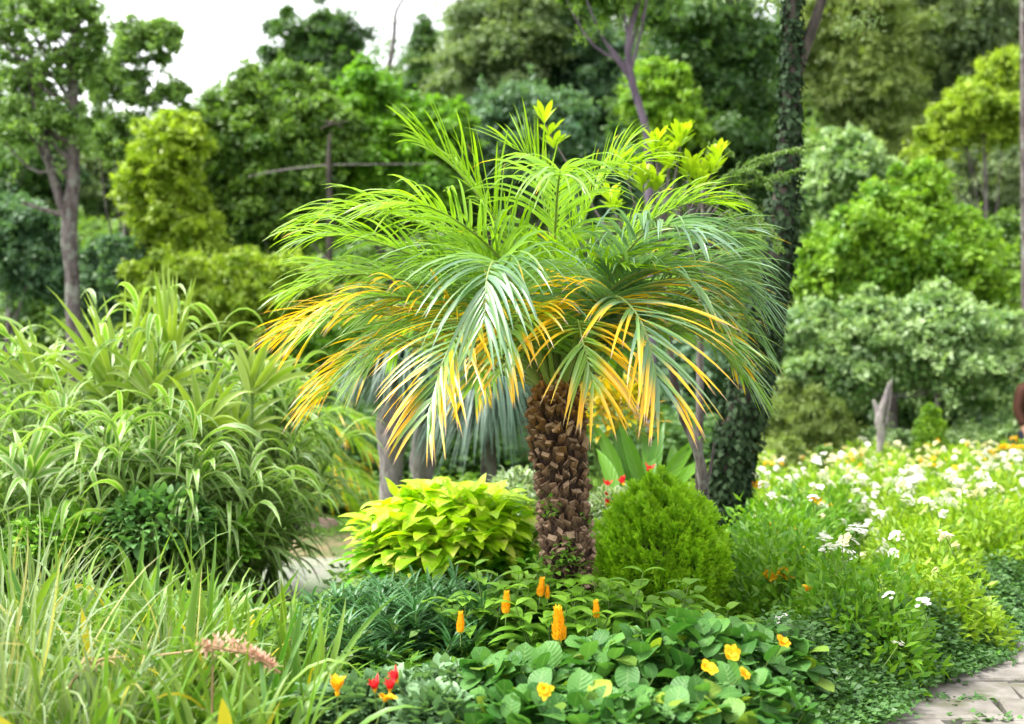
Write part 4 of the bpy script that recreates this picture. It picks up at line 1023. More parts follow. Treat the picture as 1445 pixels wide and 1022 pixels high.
# young palm with hanging fronds at the pond
d = 10.7; base = at(415, 760, d); base[2] = float(ground(base[0], base[1])) - .03; rng = np.random.default_rng(81)
root = thing('young_palm', 'young palm hanging orange tipped fronds over the pond stone', 'palm tree', base); b = MB(); top = at(418, 640, d)
tube(b, [base, (base + top) / 2, top], [.07, .06, .05], 9, n=10, rough=.2, rng=rng); b.build('trunk', M['bark'], root, base)
for cp in ([(420, 640, 0), (450, 600, -.1), (490, 615, -.2), (530, 645, -.25)], [(420, 640, 0), (440, 590, 0), (470, 580, -.1), (520, 600, -.15)], [(420, 645, 0), (450, 640, -.15), (490, 660, -.3), (525, 690, -.35)], [(420, 640, 0), (430, 580, .1), (455, 545, .1), (480, 560, .1)],
           [(418, 640, 0), (400, 590, -.1), (360, 580, -.2), (330, 620, -.3)], [(418, 642, 0), (430, 620, -.3), (445, 640, -.5), (455, 690, -.6)], [(418, 640, 0), (410, 560, .1), (390, 520, .1), (360, 520, .1)], [(420, 642, 0), (455, 650, .2), (480, 680, .3), (500, 720, .35)]):
    frond(root, 'frond', [at(x, y, d + q) for x, y, q in cp], .46, .026, .5, .05, rng, base, spacing=.036, droop=1.5, r0=.011, bare=.12)

# ------------------------------------------------------------------ pond stone
rng = np.random.default_rng(6); d = 10.9; c = at(455, 756, d); gz_ = float(ground(c[0], c[1])); b = MB(); n, m = 14, 20
V = []
for i in range(n):
    f = i / (n - 1) * math.pi * .5
    for j in range(m):
        a = j / m * 6.283; rr = (1 + .13 * math.sin(a * 2 + 1) + .08 * math.sin(a * 3 + i * .3) + rng.normal() * .018)
        V.append((.165 * rr * math.cos(f) ** .8 * math.cos(a) - .03 * math.sin(f), .13 * rr * math.cos(f) ** .8 * math.sin(a), .17 * math.sin(f) * (1 + .06 * math.sin(a * 2))))
V = np.array(V); F = [[i * m + j, i * m + (j + 1) % m, (i + 1) * m + (j + 1) % m, (i + 1) * m + j] for i in range(n - 1) for j in range(m)]
b.add(V, F); o = b.build('boulder', M['rock']); o.location = (c[0], c[1], gz_ - .02); tag(o, 'pinkish grey stone on the far pond bank', 'stone')

# ------------------------------------------------------------------ striped reeds on the left
def reed(label, d, px, n_cane, spread, hgt, seed, lean=0, L=.55, per=23, group=None, mat='reed', W=.042):
    r_ = np.random.default_rng(seed); c = at(px, 700, d); base = np.array([c[0], c[1], float(ground(c[0], c[1])) - .03]); root = thing('striped_reed', label, 'reed', base, group)
    b, sb = MB(), MB()
    for i in range(n_cane):
        a = r_.random() * 6.28; q = spread * math.sqrt(r_.random()); h_ = hgt * (.66 + .42 * r_.random())
        s0 = base + np.array([math.cos(a), math.sin(a), 0]) * q * .5; s1 = base + np.array([math.cos(a) * q * 1.3 + lean * r_.random() * 1.6, math.sin(a) * q * 1.1, h_ * (1 - .25 * (q / spread) ** 2)])
        pts = catmull([s0, (s0 + s1) / 2 + Z * .08, s1], 12); tube(sb, pts, np.linspace(.012, .006, 12), 5)
        t = np.linspace(.22, 1, per); P = np.stack([np.interp(t, np.linspace(0, 1, 12), pts[:, k]) for k in range(3)], 1)
        an = a + np.arange(per) * math.pi + r_.normal(0, .7, per)
        D = np.stack([np.cos(an), np.sin(an), .75 + .8 * t], 1)
        blades(b, P, D, L * (.55 + .6 * r_.random(per)), W * (.7 + .5 * r_.random(per)), r_, S=9, droop=2.1 * (.6 + .7 * r_.random(per)), prof='lance', fold=.3, twist=r_.normal(0, .7, per), pw=1.3, wave=.1,
               r=np.clip(.25 + .6 * t + r_.normal(0, .2, per), 0, 1))
    b.build('foliage', M[mat], root, base); sb.build('stems', M['stem'], root, base)
    return root, base
RD = [(7.6, 40, 20, .55, 1.75, 'striped reed clump at the left edge'), (7.9, 130, 26, .6, 2.05, 'tallest striped reed clump in front of the forked tree'), (7.4, 225, 26, .6, 1.95, 'striped reed clump below the yellow bush'),
      (7.8, 310, 24, .6, 1.8, 'striped reed clump right of the upright fan'), (8.0, 325, 24, .5, 1.75, 'striped reed clump leaning toward the palm', .16), (6.9, 120, 22, .55, 1.35, 'shorter striped reed clump in front at left'),
      (6.8, 235, 22, .5, 1.35, 'shorter striped reed clump in the middle of the reeds'), (7.1, 295, 14, .4, 1.0, 'short striped reed clump beside the pond', .1), (6.6, 20, 14, .45, 1.05, 'short striped reed clump low at the left edge')]
for i, (d, px, nc, sp, hg, lb, *ln) in enumerate(RD): reed(lb, d, px, nc, sp, hg, 200 + i, lean=ln[0] if ln else 0)
def fan_plant(label, d, px, py, n, L, spread, seed, lean=0.0, mat='reedfan', W=.05, droop=.5, py0=560):
    r_ = np.random.default_rng(seed); c = at(px, py, d); base = np.array([c[0], c[1], float(ground(c[0], c[1])) - .03]); root = thing('fan_leaf_plant', label, 'plant', base)
    b = MB(); a = np.linspace(-spread, spread, n) + r_.normal(0, .05, n)
    D = np.stack([np.sin(a + lean), r_.normal(0, .25, n), np.cos(a)], 1)
    blades(b, np.tile(c, (n, 1)) + r_.normal(0, .02, (n, 3)), D, L * (.75 + .35 * r_.random(n)), W, r_, S=10, droop=droop * (.5 + np.abs(a) * 1.1), prof='lance', fold=.35, side=np.tile([1.0, 0, 0], (n, 1)) + r_.normal(0, .25, (n, 3)), pw=2.0)
    b.build('foliage', M[mat], root, base); sb = MB(); tube(sb, [base, (base + c) / 2, c], [.022, .018, .014], 6, n=8); sb.build('stem', M['stem'], root, base)
fan_plant('upright fan of pleated leaves standing straight above the reeds', 7.3, 243, 520, 17, .68, .22, 301, W=.042, droop=.1)
fan_plant('wide arching fan of leaves left of the upright fan', 7.2, 175, 590, 30, 1.0, .75, 302, lean=-.22, droop=.8, W=.036)
fan_plant('low fan drooping to the right in the middle of the reeds', 6.9, 290, 600, 16, .42, 1.35, 303, droop=.9)
fan_plant('small fan at the left of the reeds', 7.0, 95, 620, 12, .42, .5, 304, lean=-.25, droop=.3)
fan_plant('small fan opening right beside the palm fronds', 7.2, 355, 555, 12, .5, .8, 305, lean=.5, droop=.7)
fan_plant('dark pleated leaf bunch low among the reeds', 6.5, 215, 660, 14, .36, 1.2, 306, mat='reed', droop=1.0)

for i, (px, py, d_, n_, L_, sp, ln, dr, lb) in enumerate([
    (60, 560, 7.3, 14, .55, .8, -.3, .6, 'fan of leaves at the far left edge of the reeds'), (215, 560, 7.0, 14, .5, 1.0, .1, .8, 'arching fan just below the upright fan'), (330, 620, 7.2, 12, .5, 1.0, .3, 1.0, 'drooping fan at the right side of the reeds'),
    (150, 660, 6.6, 12, .45, 1.1, -.1, 1.0, 'low fan in the lower middle of the reeds'), (40, 680, 6.4, 12, .45, 1.0, .0, .9, 'low fan at the lower left of the reeds'), (280, 690, 6.7, 12, .42, 1.1, .2, 1.1, 'low fan at the lower right of the reeds'), (385, 600, 7.8, 12, .5, .8, .55, 1.0, 'outermost fan reaching toward the orange fronds')]):
    fan_plant(lb, d_, px, py, n_, L_, sp, 320 + i, lean=ln, droop=dr, mat='reedfan' if i < 3 else 'reed', W=.045)
rng = np.random.default_rng(36)
shrub('leafy_shrub', 'dark bluish small leaved shrub at the foot of the reeds', 'shrub', 6.5, (215, 745), (85, 55), 'herbdark', 1500, .07, .04, rng, prof='lance', up=.5, lumps=14)
shrub('leafy_shrub', 'mid green small leaved shrub at the foot of the reeds nearer the pond', 'shrub', 6.7, (300, 770), (60, 42), 'lolly', 900, .07, .04, rng, prof='ovate', up=.5, lumps=10)
shrub('leafy_shrub', 'mid green small leaved shrub at the foot of the reeds on the far left', 'shrub', 6.3, (90, 770), (75, 45), 'lolly', 1000, .07, .04, rng, prof='ovate', up=.5, lumps=10)

# ------------------------------------------------------------------ strap leaved clumps in the left foreground
def strap_clump(name, label, d, px, n, L, W, seed, mat='strap', group=None, old=.05, tilt=.75, droop=1.0, lean=(0, 0)):
    r_ = np.random.default_rng(seed); c = at(px, 800, d); base = np.array([c[0], c[1], float(ground(c[0], c[1])) - .02]); root = thing(name, label, 'grass clump', base, group)
    b = MB(); a = r_.random(n) * 6.28; tl = tilt * r_.random(n) ** .8
    D = np.stack([np.cos(a) * tl + lean[0], np.sin(a) * tl + lean[1], np.ones(n)], 1)
    blades(b, base + np.stack([np.cos(a), np.sin(a), 0 * a], 1) * .06 * r_.random((n, 1)), D, L * (.55 + .55 * r_.random(n)), W * (.7 + .5 * r_.random(n)), r_, S=10, droop=droop * (.3 + 1.1 * r_.random(n)), prof='strap', fold=.3, twist=r_.normal(0, .7, n), pw=2.0, wave=.12,
           y=np.where(r_.random(n) < old, .6 + .4 * r_.random(n), .15 * r_.random(n)))
    b.build('leaves', M[mat], root, base)
    return root, base
rng = np.random.default_rng(91); g1 = 'long strap leaved clumps filling the left foreground'
q = 0
for d in (3.5, 3.9, 4.35, 4.8, 5.3):
    for px in np.arange(60, 440, 82 if d < 4.2 else 68):
        q += 1; x = px + rng.normal() * 18
        if d > 4.7 and x > 345: continue
        strap_clump('strap_leaf_clump', 'green strap leaved clump in the left foreground', d + rng.normal() * .1, x, 25, (.64 if d < 4.2 else .76) * (.8 + .4 * rng.random()), .022 + .022 * rng.random(), 400 + q, group=g1, lean=(rng.normal() * .25, rng.normal() * .1))
for i, (d, px, lb) in enumerate(((3.7, 5, 'pale thin grass clump at the bottom left corner'), (4.6, 15, 'pale thin grass clump rising along the left edge'), (5.4, 35, 'pale thin grass clump furthest back at the left edge'), (3.6, 130, 'pale thin grass clump low at the bottom left'), (4.1, 235, 'pale thin grass clump under the dry flower stalk'))):
    strap_clump('grass_clump', lb, d, px, 100, .7 if i > 2 else .95, .012, 500 + i, mat='palegrass', tilt=.6, droop=1.2, old=.12)
for i, (d, px, n, L, lb) in enumerate(((4.0, 425, 22, .62, 'bright green upright strap clump left of the orange bloom'), (4.6, 380, 9, .62, 'upright strap clump rising in front of the pond'), (4.9, 300, 12, .62, 'upright strap clump left of the pond'))):
    strap_clump('upright_clump', lb, d, px, n, L, .036, 520 + i, tilt=.35, droop=.5, old=.0)
def yblade(label, p, D, L, W, seed):
    r_ = np.random.default_rng(seed); g = np.array([p[0], p[1], float(ground(p[0], p[1])) - .02]); b = MB(); blades(b, [p - g], [D], L, W, r_, S=10, droop=.35, prof='strap', fold=.25, side=[[1, .2, 0]], y=.95)
    tube(b, [(0, 0, 0), (p - g) * .5, p - g], [.006, .006, .006], 5, n=6); o = b.build('yellow_leaf', M['strap']); o.location = tuple(g); tag(o, label, 'leaf')
yblade('single yellowed leaf standing at the bottom edge right of the dry stalk', at(322, 1062, 3.3), [-.1, 0, 1], .17, .05, 1)
yblade('yellowed leaf leaning in the very bottom left corner', at(34, 1050, 3.3), [-.85, 0, .75], .2, .045, 2)
yblade('broad pale yellow leaf standing upright at left above the grass', at(128, 955, 3.9), [-.12, 0, 1], .26, .034, 3)
# dry flower stalk lying over the leaves
d = 3.7; pts = [at(x, y, d) for x, y in ((220, 925), (262, 920), (300, 915), (345, 921), (375, 935), (396, 950))]; c = pts[2]; g = np.array([c[0], c[1], float(ground(c[0], c[1])) - .02])
root = thing('dry_flower_stalk', 'dried pinkish flower stalk lying across the green strap leaves', 'flower', g); b = MB(); tube(b, pts, [.003, .004, .006, .007, .008, .004], 6, n=16); tube(b, [g, (g + c) / 2 + Z * .05, c], [.006, .005, .004], 5, n=8); b.build('stem', M['tan'], root, g)
b = MB(); n = 260; t = rng.random(n) * .62 + .32; tp_ = catmull(pts, 60); i = (t * 59).astype(int); hgt = .05 * np.exp(-((t - .5) / .16) ** 2) + .012
u = nrm(rng.normal(size=(n, 3)) + Z * .9); blades(b, tp_[i] + u * (hgt * rng.random(n))[:, None] * .8, u, .018 + .012 * rng.random(n), .008, rng, S=3, droop=.4, prof='lance'); b.build('florets', M['pink'], root, g)
d = 3.75; pts = [at(x, y, d) for x, y in ((95, 945), (135, 935), (165, 928))]; g = np.array([pts[1][0], pts[1][1], float(ground(pts[1][0], pts[1][1])) - .02]); root = thing('dry_seed_stalk', 'small tan seed head bent over at the left of the dry flower stalk', 'flower', g)
b = MB(); tube(b, [g, pts[0] + Z * -.1, pts[1], pts[2]], [.004, .004, .005, .003], 6, n=12); b.build('stem', M['tan'], root, g)
b = MB(); n = 40; t = rng.random(n); u = nrm(rng.normal(size=(n, 3)) * .6 + [.8, 0, .2]); blades(b, pts[0] + (pts[2] - pts[0]) * (t * .8 + .2)[:, None], u, .04, .008, rng, S=4, droop=.3, prof='lance'); b.build('florets', M['tan'], root, g)

# weeds below the reeds and pond edge: nobody could count these
def carpet(name, label, cat, mat, n, xr, yr, rng, h=.25, L=.06, W=.035, cond=None, patch=0.0, cl=.12):
    k = n // 12; x = xr[0] + (xr[1] - xr[0]) * rng.random(k); y = yr[0] + (yr[1] - yr[0]) * rng.random(k)
    if cond is not None: m_ = cond(x, y); x, y = x[m_], y[m_]
    k = len(x); hh = h * (.35 + .65 * rng.random(k)) * (1 + patch * np.sin(x * 5 + 1) * np.sin(y * 4))
    X = np.repeat(x, 12) + rng.normal(0, cl, k * 12); Y = np.repeat(y, 12) + rng.normal(0, cl, k * 12); H = np.repeat(hh, 12) * (.4 + .6 * rng.random(k * 12))
    P = np.stack([X, Y, ground(X, Y) + H], 1); a = rng.random(len(P)) * 6.28
    D = np.stack([np.cos(a), np.sin(a), .1 + .5 * rng.random(len(P))], 1); b = MB(); s = .6 + .7 * rng.random(len(P))
    kites(b, P, D, Z + rng.normal(size=P.shape) * .45, L * s, W * s, rng, r=np.clip(np.repeat(rng.random(k), 12) * .6 + rng.random(len(P)) * .4, 0, 1))
    tag(b.build(name, M[mat]), label, cat, kind='stuff')
rng = np.random.default_rng(101)
inpond = lambda x, y: ((x + 1.9) / 2.0) ** 2 + ((y - 9) / 1.35) ** 2 > 1
left_of_path = lambda x, y: x < path_edge(y) - .05
carpet('low_weeds', 'low leafy weeds under the reeds and grasses at left', 'weeds', 'mid', 60000, (-6, -.6), (4.6, 8.2), rng, h=.32, cond=lambda x, y: inpond(x, y) & ~((x / y > -.27) & (x / y < -.14) & (y > 5.6)))
carpet('front_weeds', 'low weeds between the strap leaved clumps in front', 'weeds', 'strap', 26000, (-2.6, -.5), (3.0, 5.4), rng, h=.22, L=.09, W=.02)
carpet('bed_undergrowth', 'dark leafy undergrowth beneath the plants around the palm', 'undergrowth', 'lolly', 40000, (-1.0, 2.2), (4.0, 7.8), rng, h=.16, cond=lambda x, y: x < path_edge(y) - .5)
carpet('far_undergrowth', 'leafy undergrowth below the trees behind the pond', 'undergrowth', 'mid', 60000, (-8, 1.9), (11.5, 17), rng, h=.5, L=.11, W=.06)
carpet('far_bank_grass', 'short grass on the far pond bank', 'grass', 'vine', 16000, (-4, 0), (10.5, 12.2), rng, h=.04, L=.05, W=.012, cl=.1)
carpet('shaded_undergrowth', 'dark leafy mass under the trees behind the bottle shaped trunks', 'undergrowth', 'dark', 50000, (-4, 2.5), (12.5, 17), rng, h=1.2, L=.13, W=.08)
carpet('right_undergrowth', 'leafy ground cover below the trees on the right', 'undergrowth', 'olive', 50000, (2, 12), (12.5, 18), rng, h=.35, L=.08, W=.04, cond=left_of_path)
n = 9000; y = 3.6 + 9.4 * rng.random(n) ** 1.15; x = path_edge(y) - .62 * rng.random(n) ** .9 + .06 * np.sin(y * 6) + .04
n2 = 13; X = np.repeat(x, n2) + rng.normal(0, .04, n * n2); Y = np.repeat(y, n2) + rng.normal(0, .04, n * n2)
H = (.04 + .15 * sstep(-.02, .35, path_edge(Y) - X)) * (.5 + .5 * rng.random(n * n2)) * np.repeat(.45 + 1.0 * rng.random(n), n2) * (1 + .35 * np.sin(X * 9) * np.sin(Y * 8 + X * 3))
P = np.stack([X, Y, ground(X, Y) + H], 1); a = rng.random(len(P)) * 6.28; D = np.stack([np.cos(a), np.sin(a), .1 + .5 * rng.random(len(P))], 1)
b = MB(); kites(b, P, D, Z + rng.normal(size=P.shape) * .5, .036 * (.6 + .7 * rng.random(len(P))), .022, rng, r=np.clip(np.repeat(rng.random(n), n2) * .6 + rng.random(len(P)) * .4, 0, 1))
tag(b.build('path_border', M['cover']), 'small leaved dark green ground cover edging the stone path', 'ground cover', kind='stuff')

# ------------------------------------------------------------------ flower bed on the right
def umbel(name, mat, seed, n=9, R_=.032):
    b = MB(); r_ = np.random.default_rng(seed)
    for k in range(n):
        a = r_.random() * 6.28; q = R_ * math.sqrt(r_.random()); c = np.array([math.cos(a) * q, math.sin(a) * q, .030 * (1 - (q / R_) ** 2) + r_.normal() * .005]); an = np.arange(5) * 1.2566 + r_.random() * 6
        D = np.stack([np.cos(an), np.sin(an), np.full(5, .45)], 1) + np.array([math.cos(a), math.sin(a), 0]) * .25
        blades(b, np.tile(c, (5, 1)), D, .017, .015, r_, S=3, droop=.3, prof='obov', fold=.15)
    tube(b, [(0, 0, -.14), (0, 0, -.06), (0, 0, 0)], [.003, .003, .004], 5, n=4, mi=1)
    return b.build(name, [M[mat], M['stem']])
PROTO['w1'] = umbel('flower', 'white', 1, 12, .038); PROTO['w2'] = umbel('flower', 'white', 2, 9, .03); PROTO['c1'] = umbel('flower', 'cream', 3, 10, .034)
PROTO['y1'] = umbel('flower', 'yellow', 6, 8, .03); PROTO['mar'] = flower_mesh('flower', 'yellow', 9, .04, .024, .35, 7, eye='orange', rings=3)
def bed_mesh(mat, seed):
    r_ = np.random.default_rng(seed); b = MB(); n = 3300
    u = nrm(r_.normal(size=(n, 3))); u[:, 2] = np.abs(u[:, 2]); bump = .85 + .2 * np.sin(u[:, 0] * 6 + seed) * np.sin(u[:, 1] * 6 + 2 * seed)
    P = u * [.52, .52, .70] * (bump * (1 - .55 * r_.random(n) ** 1.6))[:, None]
    D = nrm(u * [1, 1, .5] + Z * .35 + r_.normal(size=(n, 3)) * .6)
    kites(b, P, D, u + Z * .3 + r_.normal(size=(n, 3)) * .5, .075 * (.6 + .7 * r_.random(n)), .026, r_)
    return b.build('foliage', M[mat])
BM = {('bed', i): None for i in range(2)}
BM.update({('bedy', i): None for i in range(2)})
rng = np.random.default_rng(111); fr = place_flower.rng
rowlab = {'g': ('leafy green flower bed plant with scattered white blooms near the path', 'green white flowered plants at the near end of the flower bed'),
          'm': ('yellow green plant thick with white blooms in the middle of the flower bed', 'yellow green white flowered plants in the middle of the bed'),
          'b': ('yellow green plant with cream blooms at the back of the flower bed', 'cream flowered plants at the back of the bed')}
for y in np.arange(5.35, 13.2, .74):
    xl = ((1048 if y > 9 else 1085 if y > 5.9 else 1150) - CXP) / FPX * y; xr_ = min((1520 - CXP) / FPX * y, path_edge(y) - .22)
    for x in np.arange(xl + .2, xr_ + .2, .72):
        X = x + rng.normal() * .12; Y = y + rng.normal() * .12; 
        if X > path_edge(Y) - .26: continue
        px = CXP + X / Y * FPX
        zone = 'g' if (Y < 7.7 and px < 1330) else ('m' if Y < 10.6 else 'b')
        mat = 'bed' if (zone == 'g' and px < 1230) or (px < 1150 and Y < 9) else 'bedy'; vi = int(rng.integers(0, 2)); s = .82 + .3 * rng.random(); s *= (.85 if Y < 5.9 else 1.0) if zone == 'g' else 1.05
        base = np.array([X, Y, float(ground(X, Y)) - .02]); lb, gp = rowlab[zone]; root = thing('flower_bed_plant', lb, 'flowering plant', base, gp)
        if BM[(mat, vi)] is None:
            o = BM[(mat, vi)] = bed_mesh(mat, 3 + vi); o.parent = root
        else:
            o = child_copy(BM[(mat, vi)], root, (0, 0, 0))
        o.scale = (s, s, s * (.95 + .15 * rng.random())); o.rotation_euler = (0, 0, rng.random() * 6)
        nf = int(rng.integers(11, 18)) if zone == 'g' else int(rng.integers(24, 34))
        if px < 1130 and zone != 'b': nf = max(2, nf // 3)
        for q_ in range(nf):
            if q_ % 3 == 0: a0, q0 = rng.random() * 6.28, .47 * math.sqrt(rng.random())
            a, qq = a0 + rng.normal() * .22, min(.52, abs(q0 + rng.normal() * .06)); h_ = .70 * math.sqrt(max(0, 1 - (qq / .55) ** 2)) * s + .05
            key = ('c1' if rng.random() < .6 else 'y1' if rng.random() < .5 else 'w2') if zone == 'b' else ('w1' if rng.random() < .55 else ('w2' if rng.random() < .75 else 'c1'))
            place_flower(key, root, base, base + [math.cos(a) * qq * s, math.sin(a) * qq * s, h_ + rng.normal() * .02], s=.62 + .45 * rng.random(), rot=(rng.normal() * .45 + .25, rng.normal() * .45, rng.random() * 6))
for x, y, dd, lb in ((1062, 684, 9.5, 'orange yellow marigold beside the ivy trunk'), (1152, 708, 9.0, 'orange marigold in the middle back of the flower bed'), (1101, 748, 7.8, 'small yellow marigold right of the ivy trunk base'), (1128, 778, 7.2, 'yellow marigold at the left of the white blooms'),
                     (1098, 813, 6.6, 'largest yellow marigold at the left side of the bed'), (1140, 834, 6.3, 'small yellow marigold low beside the white blooms'), (1432, 632, 12.5, 'orange marigold in front of the person')):
    dd -= .75; p = at(x, y, dd); g = np.array([p[0], p[1], float(ground(p[0], p[1])) - .02]); root = thing('marigold', lb, 'flower', g); b = MB(); tube(b, [g, (g + p) / 2 + [.02, 0, 0], p], [.005, .004, .003], 5, n=8); b.build('stem', M['stem'], root, g)
    b = MB(); n = 26; t = rng.random(n) * .8 + .1; a = rng.random(n) * 6.28; blades(b, g + (p - g) * t[:, None], np.stack([np.cos(a), np.sin(a), .5 + 0 * a], 1), .08, .02, rng, S=4, droop=.6); b.build('leaves', M['bed'], root, g)
    for k in range(5 if dd > 5.7 else 3): place_flower('mar', root, g, p + rng.normal(0, .045, 3) * [1, 1, .3] * (1 if k else 0), s=1.0 + .3 * rng.random())
# tiny creepers on the palm trunk
for i, (x, y, n, lb) in enumerate(((772, 715, 26, 'tiny round leaved creeper on the left side of the palm trunk'), (800, 782, 60, 'bright green fern tuft low on the front of the palm trunk'), (832, 735, 16, 'tiny creeper on the right side of the palm trunk'), (764, 790, 18, 'tiny pale creeper near the foot of the palm trunk at left'))):
    c = at(x, y, PD - .165); b = MB(); P = rng.normal(0, .032, (n, 3)) * [1, .35, 1.1]; a = rng.random(n) * 6.28
    blades(b, P, np.stack([np.cos(a), -.7 + 0 * a, np.sin(a) * .6 + .3], 1), .03 + .012 * rng.random(n), .02, rng, S=3, droop=.5, prof='ovate'); tube(b, [(0, .02, -.06), (.005, .0, 0), (0, .0, .05)], [.002, .002, .001], 5, n=5)
    o = b.build('trunk_creeper', M['lolly']); o.location = tuple(c); tag(o, lb, 'creeper')

# ------------------------------------------------------------------ person at the right edge
pm = lambda n, c, r=.8: rough_mat(n, c, tuple(v * 1.3 for v in c), 25, rough=r, bump=.2, dist=.004)
skin = pm('skin', (.38, .22, .15), .5); jac = pm('brown jacket', (.035, .012, .006)); tro = pm('dark trousers', (.018, .02, .03)); hairm = pm('dark hair', (.012, .01, .009), .5); shoe = pm('dark shoe', (.02, .018, .016), .4)
def skin_obj(name, verts, edges, radii, mat, parent, rootv=0, sub=2):
    me = bpy.data.meshes.new(name); me.from_pydata(verts, edges, []); me.materials.append(mat); o = bpy.data.objects.new(name, me); COL.objects.link(o); o.parent = parent
    md = o.modifiers.new('Skin', 'SKIN'); md.use_smooth_shade = True
    if not me.skin_vertices: me.skin_vertices.new()
    for i, r_ in enumerate(radii):
        me.skin_vertices[0].data[i].radius = (r_, r_ * .85) if not isinstance(r_, tuple) else r_
        me.skin_vertices[0].data[i].use_root = (i == rootv)
    sb = o.modifiers.new('Sub', 'SUBSURF'); sb.levels = sub; sb.render_levels = sub
    return o
c = at(1457, 700, 13.6); base = np.array([c[0], c[1], float(ground(c[0], c[1])) - .01])
root = thing('person', 'person in a brown jacket and dark trousers standing at the right edge', 'person', base)
v = [(0, 0, .95), (0, 0, 1.1), (0, .01, 1.3), (0, .01, 1.42), (0, .0, 1.5), (0, -.01, 1.57), (0, -.015, 1.64), (0, -.01, 1.71)]; e = [(i, i + 1) for i in range(7)]; r_ = [(.15, .1), (.14, .1), (.16, .11), (.12, .08), .052, (.07, .085), (.078, .095), (.05, .06)]
for sg in (-1, 1):
    i = len(v); v += [(sg * .18, .01, 1.40), (sg * .23, .03, 1.13), (sg * .22, -.06, .90), (sg * .22, -.09, .82)]; e += [(3, i), (i, i + 1), (i + 1, i + 2), (i + 2, i + 3)]; r_ += [.06, .048, .034, .032]
    for k in range(4): j = len(v); fx = (k - 1.5) * .019; v += [(sg * .22 + .006, -.10 + fx, .77), (sg * .215, -.105 + fx, .735 - .006 * (1.5 - abs(k - 1.5)))]; e += [(i + 3, j), (j, j + 1)]; r_ += [.0095, .008]
    j = len(v); v += [(sg * .20, -.13, .80), (sg * .195, -.14, .765)]; e += [(i + 3, j), (j, j + 1)]; r_ += [.011, .009]
    i = len(v); v += [(sg * .09, 0, .88), (sg * .1, -.01, .5), (sg * .1, .01, .1), (sg * .1, -.12, .04)]; e += [(0, i), (i, i + 1), (i + 1, i + 2), (i + 2, i + 3)]; r_ += [.09, .062, .042, .038]
skin_obj('body', v, e, r_, skin, root)
jv = [(0, 0, .86), (0, 0, 1.1), (0, .01, 1.3), (0, .01, 1.43)]; je = [(0, 1), (1, 2), (2, 3)]; jr = [(.185, .13), (.175, .13), (.19, .135), (.12, .09)]
for sg in (-1, 1): i = len(jv); jv += [(sg * .19, .01, 1.40), (sg * .24, .03, 1.13), (sg * .225, -.05, .92)]; je += [(3, i), (i, i + 1), (i + 1, i + 2)]; jr += [.08, .066, .05]
skin_obj('jacket', jv, je, jr, jac, root)
tv = [(0, 0, .93)]; te = []; tr_ = [(.155, .115)]
for sg in (-1, 1): i = len(tv); tv += [(sg * .095, 0, .82), (sg * .1, -.01, .5), (sg * .1, .012, .08)]; te += [(0, i), (i, i + 1), (i + 1, i + 2)]; tr_ += [.105, .082, .066]
skin_obj('trousers', tv, te, tr_, tro, root)
skin_obj('hair', [(0, .03, 1.60), (0, .035, 1.68), (0, .01, 1.75), (0, -.05, 1.755)], [(0, 1), (1, 2), (2, 3)], [.06, .085, .085, .05], hairm, root)
for sg in (-1, 1): skin_obj('shoe', [(sg * .1, .05, .04), (sg * .1, -.06, .045), (sg * .1, -.17, .03)], [(0, 1), (1, 2)], [.045, .05, .035], shoe, root)
b = MB()
for sg in (-1, 1):
    a = np.linspace(0, 6.283, 10, endpoint=False); cc = np.array([sg * .032, -.098, 1.655]); V = np.concatenate([cc + np.stack([.012 * np.cos(a), 0 * a, .006 * np.sin(a)], 1), [cc + [0, -.006, 0]]]); b.add(V, np.array([[i, (i + 1) % 10, 10] for i in range(10)]))
b.build('eyes', hairm, root)
b = MB(); tube(b, [(0, -.09, 1.65), (0, -.118, 1.615), (0, -.10, 1.605)], [.008, .014, .01], 7, n=7); tube(b, [(-.025, -.092, 1.575), (0, -.102, 1.572), (.025, -.092, 1.575)], [.004, .007, .004], 6, n=7)
for sg in (-1, 1): tube(b, [(sg * .082, 0, 1.68), (sg * .09, .012, 1.65), (sg * .08, .0, 1.615)], [.01, .014, .008], 6, n=7)
b.build('face', skin, root)
root.rotation_euler = (0, 0, .5)

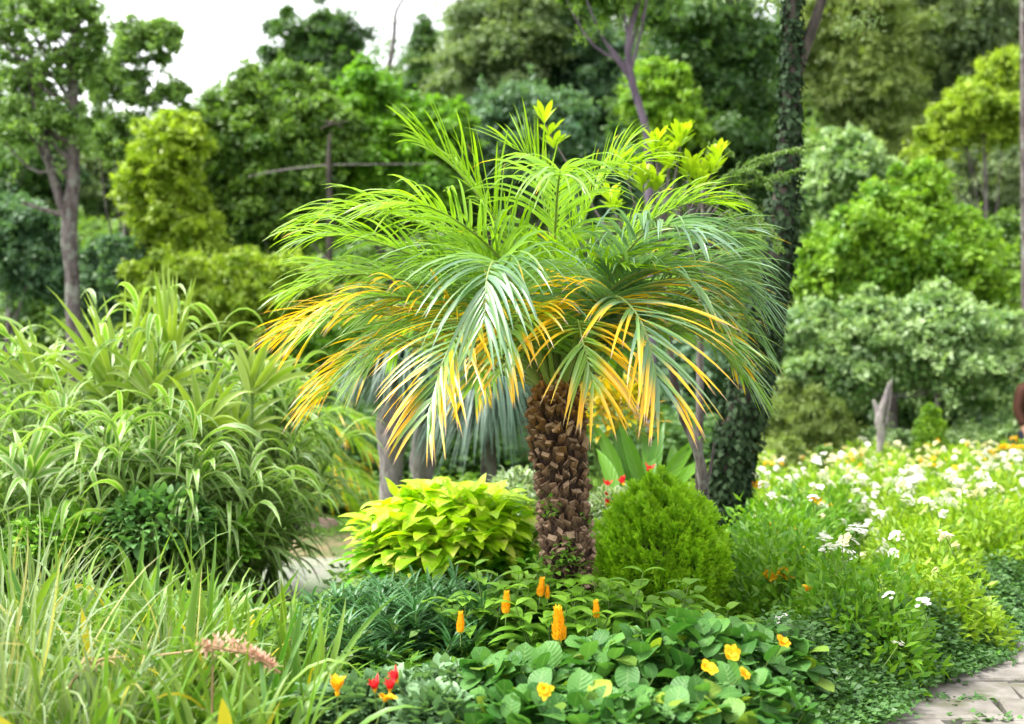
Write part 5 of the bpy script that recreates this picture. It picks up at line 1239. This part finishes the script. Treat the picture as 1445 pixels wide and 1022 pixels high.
# ------------------------------------------------------------------ camera, light, sky
cd = bpy.data.cameras.new('camera'); cam = bpy.data.objects.new('camera', cd); COL.objects.link(cam)
cam.location = tuple(CAM); cam.rotation_euler = (math.pi / 2 + TH, 0, 0)
cd.sensor_width = 36; cd.lens = 36 * FPX / 1445; cd.clip_end = 2000; cd.clip_start = .05
cd.dof.use_dof = True; cd.dof.focus_distance = 4.9; cd.dof.aperture_fstop = 1.35; cd.dof.aperture_blades = 0
sc.camera = cam
SUN_EL, SUN_AZ = R(60), R(-98)      # azimuth from +Y clockwise: behind the camera to the right
ld = bpy.data.lights.new('sun', 'SUN'); ld.energy = 1.5; ld.angle = R(12); ld.color = (1, .95, .86)
lo = bpy.data.objects.new('sun', ld); COL.objects.link(lo)
sv = np.array([math.sin(SUN_AZ) * math.cos(SUN_EL), math.cos(SUN_AZ) * math.cos(SUN_EL), math.sin(SUN_EL)])
from mathutils import Vector
lo.rotation_euler = Vector(tuple(sv)).to_track_quat('Z', 'Y').to_euler(); lo.location = (0, 0, 30)
w = bpy.data.worlds.new('World'); sc.world = w; w.use_nodes = True; nt = w.node_tree; nt.nodes.clear()
out = nt.nodes.new('ShaderNodeOutputWorld'); bg = nt.nodes.new('ShaderNodeBackground'); sky = nt.nodes.new('ShaderNodeTexSky')
sky.sky_type = 'NISHITA'; sky.sun_disc = False; sky.sun_elevation = SUN_EL; sky.sun_rotation = SUN_AZ; sky.air_density = 1.0; sky.dust_density = 3.0
# high thin overcast: the sky's light scattered to near white, with faint cloud mottling
bw = nt.nodes.new('ShaderNodeRGBToBW'); nt.links.new(sky.outputs[0], bw.inputs[0])
cl = noise(nt, 2.5, 5, .55, coord='Generated')
cloud = mixc(nt, mrange(nt, cl, .35, .7), (1.7, 1.72, 1.75), (2.1, 2.1, 2.1))
white = mixc(nt, 1.0, bw.outputs[0], cloud, 'MULTIPLY')
skyc = mixc(nt, .88, sky.outputs[0], white)
nt.links.new(skyc, bg.inputs[0]); bg.inputs[1].default_value = .15; nt.links.new(bg.outputs[0], out.inputs[0])
sc.view_settings.view_transform = 'Standard'; sc.view_settings.look = 'None'; sc.view_settings.gamma = 1; sc.view_settings.use_curve_mapping = False
sc.view_settings.exposure = 1.85
cy_ = sc.cycles
cy_.max_bounces = 8; cy_.diffuse_bounces = 3; cy_.glossy_bounces = 2; cy_.transmission_bounces = 6; cy_.use_denoising = True
cy_.caustics_reflective = False; cy_.caustics_refractive = False; cy_.sample_clamp_indirect = 6
